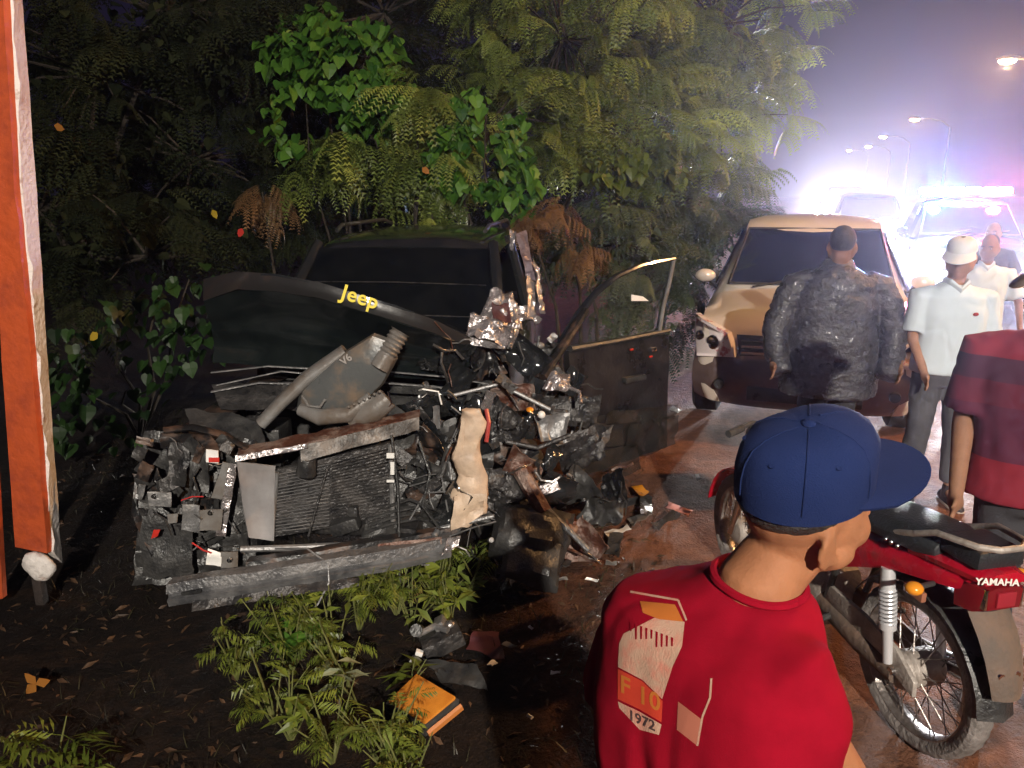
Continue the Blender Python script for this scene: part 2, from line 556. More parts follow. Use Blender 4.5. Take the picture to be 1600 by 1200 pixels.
def tree(base, label, crown, n_clusters, m, size=(0.26, 0.62), group='trees behind the wreck', hearts=0, hm=None, seed=1, density=4, trunk=0.07, feather=True):
    """crown: list of (centre, radii) blobs"""
    r = np.random.default_rng(seed)
    bx, by = base; z0 = ground_z(bx, by)
    t = thing('roadside_tree', (bx, by, z0), label, 'tree', group)
    tot = sum(c[1][0] * c[1][1] * c[1][2] for c in crown) 
    items = []; tips = []
    fpos = [[], [], []]; hpos = []
    for c, rad in crown:
        k = max(6, int(n_clusters * rad[0] * rad[1] * rad[2] / tot))
        d = r.normal(size=(k, 3)); d /= np.linalg.norm(d, axis=1)[:, None]
        # more on the shell than inside, thinned by noise so that the sky shows through
        q = (r.uniform(0.25, 1.0, k) ** 0.45)[:, None]
        pts = np.array(c) + d * q * np.array(rad)
        keep = np.array([noise.noise(V(p) * 1.25 + V((seed, 0, 0))) > -0.22 for p in pts])
        pts = pts[keep]
        tips += [(p, c) for p in pts]
        for p, dd in zip(pts, d[keep]):
            yaw0 = math.atan2(dd[1], dd[0])
            if feather:
                for j in range(density):
                    fpos[r.integers(3)].append((*(p + r.normal(0, 0.05, 3)), r.uniform(*size), yaw0 + r.uniform(-2.2, 2.2), r.uniform(-0.5, 0.55), r.uniform(-0.5, 0.5), np.clip(r.normal(0.5, 0.22), 0, 1)))
    for i in range(3):
        if fpos[i]:
            a = np.array(fpos[i]); items.append((FEATHERS[i], a[:, :3], a[:, 3], a[:, 4], a[:, 5], a[:, 6], a[:, 7]))
    if hearts:
        P = []
        for c, rad in crown:
            k = max(10, int(hearts * rad[0] * rad[1] * rad[2] / tot))
            d = r.normal(size=(k, 3)); d /= np.linalg.norm(d, axis=1)[:, None]
            P.append(np.array(c) + d * (r.uniform(0.3, 1, k) ** 0.4)[:, None] * np.array(rad))
        P = np.concatenate(P); k = len(P)
        keep = np.array([noise.noise(V(p) * 2.3 + V((seed, 5, 0))) > -0.3 for p in P]); P = P[keep]; k = len(P)
        it = (HEART, P, r.uniform(0.07, 0.15, k), r.uniform(-math.pi, math.pi, k), r.uniform(-1.2, 0.2, k), r.normal(0, 0.5, k), np.clip(r.normal(0.5, 0.25, k), 0, 1))
        if hm is None: items.append(it)
        else: leaves_mesh('broad_leaves', [it], hm, t)
    if items: leaves_mesh('crown', items, m, t)
    # trunk and limbs
    mb = MB(); B = V((bx, by, z0 - 0.1))
    cc = [V(c[0]) for c in crown]
    top = sum(cc, V((0, 0, 0))) / len(cc)
    f = B.lerp(top, 0.45) + V((r.uniform(-.15, .15), r.uniform(-.15, .15), 0))
    mb.tube([B, B.lerp(f, 0.5) + V((r.uniform(-.08, .08), 0.05, 0)), f], [trunk, trunk * 0.85, trunk * 0.7], 9)
    mb.build('trunk', bark, t)
    for c in cc:
        e = V(c)
        MB().tube([f - V((0, 0, 0.05)), f.lerp(e, 0.5) + V((r.uniform(-.1, .1), r.uniform(-.1, .1), 0.12)), e], [trunk * 0.6, trunk * 0.45, trunk * 0.22], 7).build('limb', bark, t)
    tb = MB()
    for p, c in tips[::2]:
        p = V(p); c = V(c)
        tb.tube([c.lerp(p, 0.05), c.lerp(p, 0.6) + V((0, 0, 0.07)), p], [0.018, 0.011, 0.005], 4, cap=False)
    if tb.v: tb.build('twigs', bark, t, kind='stuff')
    return t
def blob(px, py, Y, rx, ry, rz):
    p = at(px, py, Y); return ((p.x, p.y, p.z), (rx, ry, rz))

tree((0.2, 9.6), 'tall olive feathery tree overhanging the wreck roof, nearest the centre', [blob(880, 60, 9.3, 1.3, 1.1, 1.0), blob(760, 200, 8.4, 1.0, 0.8, 0.7), blob(1000, 190, 9.0, 1.1, 0.9, 0.7), blob(600, 260, 8.2, 0.9, 0.7, 0.55)], 210, olive, seed=3)
tree((2.2, 11.2), 'olive feathery tree whose drooping edge meets the night sky', [blob(1120, 40, 10.8, 1.15, 1.0, 1.1), blob(1130, 200, 10.6, 0.85, 0.8, 0.8), blob(1010, 120, 10.6, 0.9, 0.8, 0.8), blob(1160, -130, 10.8, 0.9, 1.0, 0.8)], 190, olive, seed=5)
tree((1.5, 10.2), 'low grey green shrub tree between the wreck door and the pale car', [blob(1060, 330, 9.8, 1.0, 0.8, 0.75), blob(960, 380, 8.8, 0.75, 0.6, 0.65), blob(1120, 390, 10.2, 0.9, 0.7, 0.6), blob(1010, 470, 8.6, 0.7, 0.5, 0.5)], 150, grey_green, (0.3, 0.5), seed=7, hearts=500)
tree((-2.2, 9.8), 'dark feathery tree behind the left half of the wreck', [blob(430, 60, 9.4, 1.5, 1.0, 1.0), blob(300, 250, 9.2, 1.3, 0.9, 0.9), blob(600, 20, 9.6, 1.3, 1.0, 0.9), blob(430, 320, 9.0, 1.1, 0.7, 0.6)], 180, shaded_green, seed=9)
tree((-5.2, 8.9), 'dark leafy tree in the shade beside the orange post', [blob(150, 120, 8.4, 1.5, 0.9, 1.1), blob(60, 330, 8.0, 1.2, 0.8, 0.9), blob(230, 400, 7.6, 1.0, 0.7, 0.7), blob(260, 20, 8.6, 1.2, 0.9, 0.8)], 150, shaded_green, seed=13, hearts=500)
tree((-1.1, 13.0), 'tall dark tree filling the gap above the wreck roof, furthest back', [blob(640, 60, 12.6, 2.2, 0.9, 1.5), blob(820, 250, 12.2, 2.2, 0.8, 1.4), blob(520, 300, 12.2, 2.2, 0.8, 1.2), blob(980, 60, 12.6, 1.8, 0.9, 1.3), blob(300, 120, 12.2, 2.4, 0.8, 1.8), blob(80, 250, 11.8, 2.2, 0.8, 1.8)], 300, shaded_green, (0.6, 0.95), seed=17)
def vine(name, base, label, blobs, n, m, seed, size=(0.08, 0.16)):
    r = np.random.default_rng(seed)
    z0 = ground_z(*base)
    t = thing(name, (base[0], base[1], z0), label, 'vine', 'vines over the trees')
    P = []; tot = sum(b[1][0] * b[1][2] for b in blobs)
    for c, rad in blobs:
        k = int(n * rad[0] * rad[2] / tot)
        d = r.normal(size=(k, 3)); d /= np.linalg.norm(d, axis=1)[:, None]
        d[:, 1] = -abs(d[:, 1])
        P.append(np.array(c) + d * (r.uniform(0.1, 1, k) ** 0.4)[:, None] * np.array(rad))
    P = np.concatenate(P)
    keep = np.array([noise.noise(V(p) * 2.0 + V((seed, 0, 0))) > -0.32 for p in P]); P = P[keep]; k = len(P)
    leaves_mesh('foliage', [(HEART, P, r.uniform(*size, k), r.normal(-1.57, 1.0, k), r.uniform(-1.25, -0.25, k), r.normal(0, 0.35, k), np.clip(r.normal(0.5, 0.28, k), 0, 1))], m, t)
    for c, rad in blobs:
        a = V((base[0], base[1], z0)); c = V(c)
        MB().tube([a, a.lerp(c, 0.4) + V((0.1, -0.05, 0.1)), a.lerp(c, 0.8) + V((-0.06, 0, 0.1)), c + V((0, 0, rad[2] * 0.5))], [0.018, 0.014, 0.01, 0.006], 6).build('stem', bark, t)
    return t
vine('climbing_vine', (-1.9, 8.6), 'bright green broad leaved vine high above the wreck hood', [blob(520, 90, 8.2, 0.75, 0.4, 0.5), blob(480, 190, 8.0, 0.6, 0.35, 0.35), blob(570, 140, 8.1, 0.5, 0.3, 0.5)], 900, green, 21)
vine('climbing_vine', (-0.1, 8.4), 'green vine hanging just above the wreck roof, below the olive branches', [blob(760, 190, 7.8, 0.42, 0.3, 0.4), blob(790, 280, 7.7, 0.38, 0.3, 0.38), blob(720, 250, 7.7, 0.4, 0.3, 0.35)], 620, green, 22)
vine('climbing_vine', (1.2, 8.8), 'yellow green vine tuft between the wreck door and the olive tree', [blob(960, 260, 8.4, 0.35, 0.3, 0.3), blob(1050, 250, 8.5, 0.3, 0.25, 0.3)], 190, weed, 23)
vine('low_creeper', (-3.4, 6.6), 'green creeper with round shade-darkened leaves between the post and the fender', [blob(190, 560, 6.0, 0.6, 0.4, 0.5), blob(250, 520, 6.3, 0.5, 0.4, 0.5), blob(130, 620, 5.9, 0.5, 0.4, 0.5), blob(200, 640, 5.7, 0.45, 0.3, 0.3), blob(300, 480, 6.8, 0.5, 0.3, 0.5)], 300, leaf_mat('shaded_creeper_leaves', (0.006, 0.018, 0.004), (0.022, 0.055, 0.010), 0.2, 0.5), 24, (0.07, 0.14))  # shade over the creeper is put into its darker leaf colour
# hanging rust-coloured sprays by the right pillar of the wreck
def spray(base, top, label, n, m, seed, size=(0.35, 0.5)):
    r = np.random.default_rng(seed)
    z0 = ground_z(*base)
    t = thing('drooping_spray', (base[0], base[1], z0), label, 'shrub', 'drooping sprays by the wreck')
    a = V((base[0], base[1], z0)); tp = V(top)
    MB().tube([a, a.lerp(tp, 0.5) + V((0.08, 0.05, 0.1)), tp], [0.022, 0.016, 0.008], 6).build('stem', bark, t)
    k = n; a1 = r.uniform(-math.pi, math.pi, k)
    pos = np.array(tp) + r.normal(0, 0.05, (k, 3))
    for i in range(3):
        s = slice(i, None, 3)
        leaves_mesh('frond', [(FEATHERS[i], pos[s], r.uniform(*size, len(pos[s])), a1[s], r.uniform(-0.75, 0.15, len(pos[s])), r.normal(0, 0.2, len(pos[s])), r.uniform(0.2, 0.9, len(pos[s])))], m, t)
    return t
spray((0.75, 8.0), at(880, 320, 7.4), 'rust brown drooping spray right of the wreck roof, upper one', 12, rust, 31, (0.26, 0.4))
spray((0.55, 7.6), at(825, 345, 7.0), 'rust brown drooping spray touching the torn wreck pillar', 11, rust, 32, (0.2, 0.32))
spray((0.9, 7.7), at(905, 385, 7.2), 'rust brown drooping spray lowest, above the open door', 12, rust, 33, (0.24, 0.36))
spray((-1.9, 8.2), at(540, 215, 7.9), 'yellowish drooping spray under the bright green vine', 10, olive, 34, (0.5, 0.65))
spray((-1.4, 8.0), at(660, 245, 7.8), 'yellowish drooping spray between the two green vines', 9, olive, 35, (0.45, 0.6))
spray((-1.3, 8.1), at(655, 150, 7.9), 'yellowish drooping spray above the others, between the vines', 9, olive, 36, (0.45, 0.6))
spray((-0.9, 7.9), at(675, 335, 7.6), 'yellowish small drooping spray right on the roof edge of the wreck', 7, olive, 37, (0.3, 0.42))
spray((-2.6, 8.0), at(410, 300, 7.8), 'reddish drooping spray in the shade left of the wreck roof', 11, rust, 38, (0.3, 0.45))
# key spot added unseen behind the viewer, then the row's lamp beside the road
street_lamp(3.3, -9.0, 'added unseen key lamp behind the viewer on the right, lighting the wreck', 11500, (1.0, 0.92, 0.80), spot=((0.5, 7.0, 1.8), 50))
street_lamp(9.4, 4.4, 'street lamp to the right of the viewer, beside the road', 2600, SOD)
# ------------------------------------------------------------------ wrecked jeep
black_paint = mat('black_paint', (0.010, 0.012, 0.014), 0.16, 0.0, (0.022, 0.022, 0.022), 5, 0.04, 9, coat=0.7, rvar=0.08)
scuffed_paint = mat('scuffed_paint', (0.012, 0.012, 0.013), 0.38, 0.1, (0.085, 0.05, 0.035), 7, 0.3, 25, contrast=(0.48, 0.62), rvar=0.2)
bare_metal = mat('bare_metal', (0.34, 0.32, 0.31), 0.33, 0.85, (0.16, 0.14, 0.13), 12, 0.4, 30, rvar=0.15)
torn_metal = mat('torn_metal', (0.62, 0.58, 0.58), 0.24, 0.75, (0.28, 0.24, 0.24), 15, 0.5, 45, rvar=0.12)
dark_steel = mat('dark_steel', (0.022, 0.022, 0.024), 0.38, 0.4, (0.085, 0.078, 0.075), 11, 0.5, 50, rvar=0.15)
grey_steel = mat('grey_steel', (0.15, 0.15, 0.155), 0.42, 0.5, (0.30, 0.29, 0.285), 9, 0.35, 45, rvar=0.12)
rust_steel = mat('rusty_steel', (0.10, 0.038, 0.024), 0.5, 0.35, (0.27, 0.20, 0.17), 9, 0.5, 55, contrast=(0.45, 0.62))
black_plastic = mat('black_plastic', (0.018, 0.018, 0.019), 0.38, 0, (0.05, 0.048, 0.046), 10, 0.25, 70, rvar=0.15)
grey_plastic = mat('grey_plastic', (0.20, 0.195, 0.19), 0.38, 0, (0.11, 0.085, 0.065), 5, 0.15, 40, rvar=0.1)
beige_plastic = mat('beige_plastic', (0.62, 0.46, 0.33), 0.5, 0, (0.42, 0.31, 0.23), 9, 0.25, 30)
rubber = mat('rubber', (0.018, 0.018, 0.018), 0.7, 0, (0.04, 0.037, 0.034), 15, 0.3, 80)
dark_glass = mat('dark_glass', (0.003, 0.004, 0.005), 0.07, 0, (0.007, 0.008, 0.008), 6)
clear_glass = mat('clear_glass', (0.05, 0.055, 0.05), 0.03, 0, alpha=0.10)
yellow_vinyl = mat('yellow_vinyl', (0.75, 0.58, 0.01), 0.45)
maroon = mat('maroon_trim', (0.05, 0.014, 0.018), 0.7, 0, (0.09, 0.03, 0.03), 9, 0.2, 60)
white_plastic = mat('white_plastic', (0.75, 0.73, 0.70), 0.4)
red_plastic = mat('red_plastic', (0.5, 0.03, 0.02), 0.35)
amber_plastic = mat('amber_plastic', (0.75, 0.27, 0.02), 0.2, 0, coat=0.6)
chrome = mat('chrome', (0.75, 0.75, 0.76), 0.12, 1.0)

J = thing('wrecked_jeep', (-0.98, 3.6, -0.17), 'crushed black jeep with torn front end and raised hood among the weeds', 'car')
JY = R(6)
def jl(x, y, z):
    return V((-0.98 + x * math.cos(JY) + y * math.sin(JY), 3.6 - x * math.sin(JY) + y * math.cos(JY), -0.17 + z))
def patch(c00, c10, c11, c01, nu, nv, bulge=0.0, amp=0.0, freq=6.0, seed=0, ridge=True):
    """bilinear patch of world points with a bulge and crumple noise along its normal"""
    c00, c10, c11, c01 = map(V, (c00, c10, c11, c01))
    n = ((c10 - c00).cross(c01 - c00)); n.normalize()
    P = []
    for j in range(nv + 1):
        v = j / nv; row = []
        for i in range(nu + 1):
            u = i / nu
            p = c00 * (1 - u) * (1 - v) + c10 * u * (1 - v) + c11 * u * v + c01 * (1 - u) * v
            d = bulge * 4 * math.sqrt(max(0, u * (1 - u) * v * (1 - v)))
            if amp:
                q = p * freq + V((seed * 3.7, seed * 1.3, 0))
                a = (1 - 2 * abs(noise.noise(q))) - 0.45 if ridge else noise.noise(q)
                d += amp * (a + 0.5 * noise.noise(q * 2.3))
                p = p + V((noise.noise(q + V((9, 0, 0))), noise.noise(q + V((0, 9, 0))), noise.noise(q + V((0, 0, 9))))) * amp * 0.6
            row.append(p + n * d)
        P.append(row)
    return P
def sheet(name, m, parent, *a, thick=0.004, smooth=True, angle=35, **k):
    lab = k.pop('label', None)
    return MB().grid(patch(*a, **k), thick).build(name, m, parent, smooth, angle, label=lab)

# cabin: lower body shell behind the engine bay, roof, pillars
def jeep_body():
    rings = []
    for y, w, zt, zb in ((1.22, 0.86, 1.16, 0.42), (1.6, 0.89, 1.2, 0.40), (2.6, 0.90, 1.22, 0.40), (3.6, 0.89, 1.22, 0.42), (4.15, 0.86, 1.2, 0.45), (4.3, 0.78, 1.1, 0.52)):
        rings.append([jl(x, y, z) for x, z in ((-w * .94, zb), (-w, zb + .15), (-w, (zt + zb) / 2), (-w * .97, zt - .05), (-w * .93, zt), (w * .93, zt), (w * .97, zt - .05), (w, (zt + zb) / 2), (w, zb + .15), (w * .94, zb))])
    MB().rings(rings).build('body_shell', black_paint, J)
    P = []
    for y, w, z in ((1.90, 0.62, 1.815), (1.96, 0.635, 1.85), (2.1, 0.645, 1.885), (2.5, 0.65, 1.91), (3.1, 0.65, 1.915), (3.8, 0.64, 1.895), (4.12, 0.62, 1.85)):
        P.append([jl(x * w, y, z - 0.05 * abs(x) ** 3.5 - 0.03 * max(0, abs(x) - 0.9) * 10 + 0.006 * noise.noise(V((x * 3, y * 2, 1)))) for x in (-1.06, -1, -.94, -.8, -.5, 0, .5, .8, .94, 1, 1.06)])
    roof = MB().grid(P, 0.03).build('roof', black_paint, J)
    for s in (-1, 1):
        MB().tube([jl(s * .56, 2.15, 1.91), jl(s * .57, 2.3, 1.945), jl(s * .57, 3.5, 1.95), jl(s * .56, 3.75, 1.91)], 0.016, 8).build('roof_rail', black_plastic, roof)
    # pillars
    MB().tube([jl(-.76, 1.22, 1.17), jl(-.70, 1.6, 1.53), jl(-.635, 1.95, 1.83)], [.045, .04, .036], 8).build('windshield_pillar', black_paint, J)
    MB().tube([jl(.80, 1.30, 1.10), jl(.73, 1.55, 1.42), jl(.69, 1.74, 1.66), jl(.645, 1.95, 1.83)], [.05, .036, .045, .04], 7).build('windshield_pillar', black_paint, J)
    for s in (-1, 1):
        for y in (2.75, 4.05):
            MB().tube([jl(s * .84, y, 1.18), jl(s * .66, y + .03, 1.85)], [.05, .04], 8).build('side_pillar', black_paint, J)
        sheet('side_window', dark_glass, J, jl(s * .835, 1.55, 1.19), jl(s * .835, 4.05, 1.19), jl(s * .665, 4.0, 1.80), jl(s * .665, 1.98, 1.80), nu=6, nv=3, bulge=.01 * s) if s < 0 else None
    sheet('rear_window', dark_glass, J, jl(-.78, 4.18, 1.22), jl(.78, 4.18, 1.22), jl(.6, 4.08, 1.8), jl(-.6, 4.08, 1.8), nu=6, nv=3)
    # windshield, sagging and creased
    ws = sheet('windshield', dark_glass, J, jl(-.74, 1.27, 1.16), jl(.74, 1.27, 1.16), jl(.61, 1.90, 1.80), jl(-.61, 1.90, 1.80), nu=14, nv=10, bulge=.045, amp=.006, freq=3, seed=2, angle=60)
    for zz, yy in ((.36, .013), (.66, .013)):
        a = jl(-.69, 1.27, 1.16).lerp(jl(-.60, 1.90, 1.80), zz); b = jl(.69, 1.27, 1.16).lerp(jl(.60, 1.90, 1.80), zz)
        MB().tube([a + V((0, -.035, 0)), a.lerp(b, .5) + V((0, -.085, .01)), b + V((0, -.035, -.01))], 0.004, 5).build('crease', dark_steel, ws)
    # dashboard, seat and wheel seen through the open side
    MB().rings([[jl(x, y, z) for y, z in ((1.3, 1.02), (1.42, 1.14), (1.7, 1.10), (1.75, .95), (1.5, .8), (1.3, .85))] for x in (-.75, -.3, .3, .76)]).build('dashboard', black_plastic, J)
    for sx in (-.38, .40):
        mb = MB(); mb.rings([[jl(sx + x, 2.05 + y, z) for x, y in ((-.25, -.1), (.25, -.1), (.25, .05), (-.25, .05))] for z in (.75, 1.1, 1.42)])
        mb.rings([[jl(sx + x, y, z) for x, z in ((-.26, .6), (.26, .6), (.26, .8), (-.26, .8))] for y in (1.6, 1.9, 2.15)])
        mb.build('seat', maroon, J, bevel=.03)
    mb = MB(); c = jl(.40, 1.62, 1.12); q = []
    ux = (jl(1, 0, 0) - jl(0, 0, 0)); uy = V((0, .42, .9)).normalized()
    q = [c + ux * (.185 * math.cos(a)) + uy * (.185 * math.sin(a)) for a in [2 * math.pi * k / 20 for k in range(21)]]
    mb.tube(q, .016, 7); mb.build('steering_wheel', black_plastic, J)
jeep_body()

# hood, bent up in a long buckle with its lip raised
def jeep_hood():
    lip = [(318, 436, 4.22), (370, 424, 4.15), (430, 428, 4.10), (500, 441, 4.06), (560, 460, 4.05), (620, 478, 4.08), (680, 500, 4.15), (735, 528, 4.25)]
    back = [(360, 520, 4.95), (410, 520, 4.92), (465, 522, 4.9), (520, 524, 4.9), (580, 526, 4.88), (640, 530, 4.86), (700, 538, 4.8), (752, 552, 4.7)]
    low = [(318, 470, 4.20), (370, 452, 4.13), (430, 455, 4.085), (500, 466, 4.05), (560, 484, 4.04), (620, 502, 4.07), (680, 521, 4.14), (735, 542, 4.25)]
    P = []
    L = [at(*p) for p in lip]; B = [at(*p) for p in back]; LO = [at(*p) for p in low]
    for k in range(11):
        t = k / 10; row = []
        for i in range(8):
            p = L[i].lerp(B[i], t)
            p.z += 0.05 * math.sin(math.pi * t) - 0.03 * math.exp(-((t - .45) / .08) ** 2) + 0.012 * noise.noise(p * 5)
            row.append(p)
        P.append(row)
    hood = MB().grid(P, 0.012).build('hood', black_paint, J, True, 50)
    Pf = []
    for k in range(5):
        t = k / 4; row = []
        for i in range(8):
            p = L[i].lerp(LO[i], t); p.y -= 0.006 * math.sin(math.pi * t) + .006 * noise.noise(p * 7); row.append(p)
        Pf.append(row)
    lipo = MB().grid(Pf, -0.006).build('hood_lip', mat('lip_paint', (0.014, 0.013, 0.013), 0.36, 0.0, (0.075, 0.038, 0.028), 1.7, 0.15, 12, coat=0.3, contrast=(0.56, 0.75), rvar=0.1), hood, True, 50)
    # reinforcement ribs under the hood
    for a, b in (((345, 500, 4.4), (700, 545, 4.4)), ((400, 470, 4.25), (420, 530, 4.8)), ((480, 482, 4.2), (500, 530, 4.8)), ((600, 515, 4.2), (620, 545, 4.8))):
        MB().tube([at(*a), at(*a).lerp(at(*b), .5) + V((0, 0, .01)), at(*b)], .016, 6, flat=.5).build('rib', black_plastic, hood)
    # underside liner, slack and glossy
    lm = mat('hood_liner_paint', (0.006, 0.009, 0.010), 0.22, 0, (0.014, 0.018, 0.018), 4, 0.1, 12, coat=0.5)
    Pl = []
    for k in range(13):
        t = k / 12; row = []
        for i in range(15):
            f_ = i / 2; i0 = min(int(f_), 6); fr = f_ - i0; a_ = LO[i0].lerp(LO[i0 + 1], fr); b_ = at(332 + 30 * f_ * 2, 566 + 2.5 * f_ * 2, 4.46 - .01 * f_)
            p = a_.lerp(b_, t); p.y += .05 * math.sin(math.pi * t) + .03 * noise.noise(p * 4) + .018 * (1 - 2 * abs(noise.noise(p * 6 + V((2, 0, 0))))) - .03 * math.exp(-((t - .55) / .06) ** 2); row.append(p)
        Pl.append(row)
    MB().grid(Pl, .004).build('hood_liner', lm, hood, True, 60)
    # emblem lettering
    c = at(564, 464, 4.044); ux = at(600, 473, 4.03) - at(530, 451, 4.03); uy = at(560, 440, 4.03) - at(560, 475, 4.01)
    place_text('emblem_lettering', 'Jeep', 0.110, c + V((0, -.026, 0)), ux, uy, yellow_vinyl, J, 0.001, bold=0.0022, spacing=1.06)
jeep_hood()

# engine bay: firewall, cowl strips, strut tower, engine block
def jeep_bay():
    sheet('firewall', black_plastic, J, jl(-.8, 1.18, .55), jl(.8, 1.18, .55), jl(.78, 1.2, 1.12), jl(-.78, 1.2, 1.12), nu=10, nv=5, amp=.02, freq=4)
    for a, b, c, r in (((330, 582, 4.25), (420, 572, 4.28), (560, 580, 4.35), .012), ((338, 602, 4.2), (440, 580, 4.25), (520, 588, 4.3), .010), ((600, 580, 4.35), (690, 588, 4.35), (765, 600, 4.3), .012), ((330, 612, 4.15), (405, 598, 4.2), (480, 600, 4.25), .014), ((600, 598, 4.3), (680, 604, 4.3), (750, 614, 4.25), .014)):
        MB().tube([at(*a), at(*b), at(*c)], r, 6, flat=.45).build('cowl_strip', grey_steel, J)
    sheet('cowl_tray', dark_steel, J, at(330, 600, 4.22), at(560, 600, 4.32), at(545, 640, 4.15), at(345, 640, 4.05), nu=12, nv=4, amp=.02, freq=7, seed=3)
    MB().rings([[jl(x, y, z) for x, y in ((-.3, .35), (.25, .35), (.28, 1.0), (-.32, 1.0))] for z in (.3, .6, .72)]).build('engine_block', dark_steel, J, bevel=.03)
    MB().rings([[jl(x * k, y, z) for x, y in ((-.24, .42), (.2, .42), (.22, .95), (-.25, .95))] for z, k in ((.72, 1), (.80, .96), (.84, .8))]).build('engine_cover', black_plastic, J, bevel=.03)
    MB().cyl(jl(-.62, .75, .5), jl(-.62, .75, .93), .1, 14, .085).build('strut_tower', dark_steel, J)
    MB().box(jl(-.5, .55, .78), (.22, .26, .22)).build('battery', black_plastic, J, bevel=.012)
    # left fender with brown scuffs, slightly caved
    P = []
    for y, dz in ((-.02, -.10), (.12, -.03), (.35, 0), (.7, .02), (1.0, .03), (1.22, .03)):
        P.append([jl(x, y, z + dz + .012 * noise.noise(V((y * 5, x * 5, 2)))) for x, z in ((-.62, .98), (-.70, 1.0), (-.80, .98), (-.87, .9), (-.90, .74), (-.90, .6))])
    MB().grid(P, .008).build('fender', scuffed_paint, J, True, 50)
    MB().tube([at(255, 672, 3.55), at(300, 668, 3.6), at(350, 680, 3.62), at(385, 700, 3.6), at(395, 718, 3.55)], [.03, .035, .035, .025, .015], 8, flat=.5).build('fender_edge', scuffed_paint, J)
    # side members and wheels
    for x in (-.5, .42):
        MB().box(jl(x, .75, .42), (.1, 1.3, .12), Matrix.Rotation(-JY, 3, 'Z')).build('side_member', dark_steel, J)
    def wheel(x, y, z, rz, tilt=0):
        rot = Matrix.Rotation(-JY + rz, 3, 'Z') @ Matrix.Rotation(tilt, 3, 'Y')
        c = jl(x, y, z); ax = rot @ V((1, 0, 0)); rings = []
        prof = ((-.10, .20), (-.115, .27), (-.11, .33), (-.085, .355), (0, .362), (.085, .355), (.11, .33), (.115, .27), (.10, .20))
        for k in range(29):
            a = 2 * math.pi * k / 28; d = rot @ V((0, math.cos(a), math.sin(a)))
            rings.append([c + ax * px_ + d * pr for px_, pr in prof])
        w = MB().rings(rings, cap=False, closed=False).build('wheel', rubber, J)
        MB().tube([c - ax * .09, c - ax * .05, c + ax * .05, c + ax * .09], [.205, .19, .19, .205], 24).build('rim', bare_metal, w)
    wheel(-.78, .62, .36, 0); wheel(-.78, 3.3, .36, 0); wheel(.78, 3.3, .36, 0); wheel(.86, .95, .36, .5, .25)
jeep_bay()

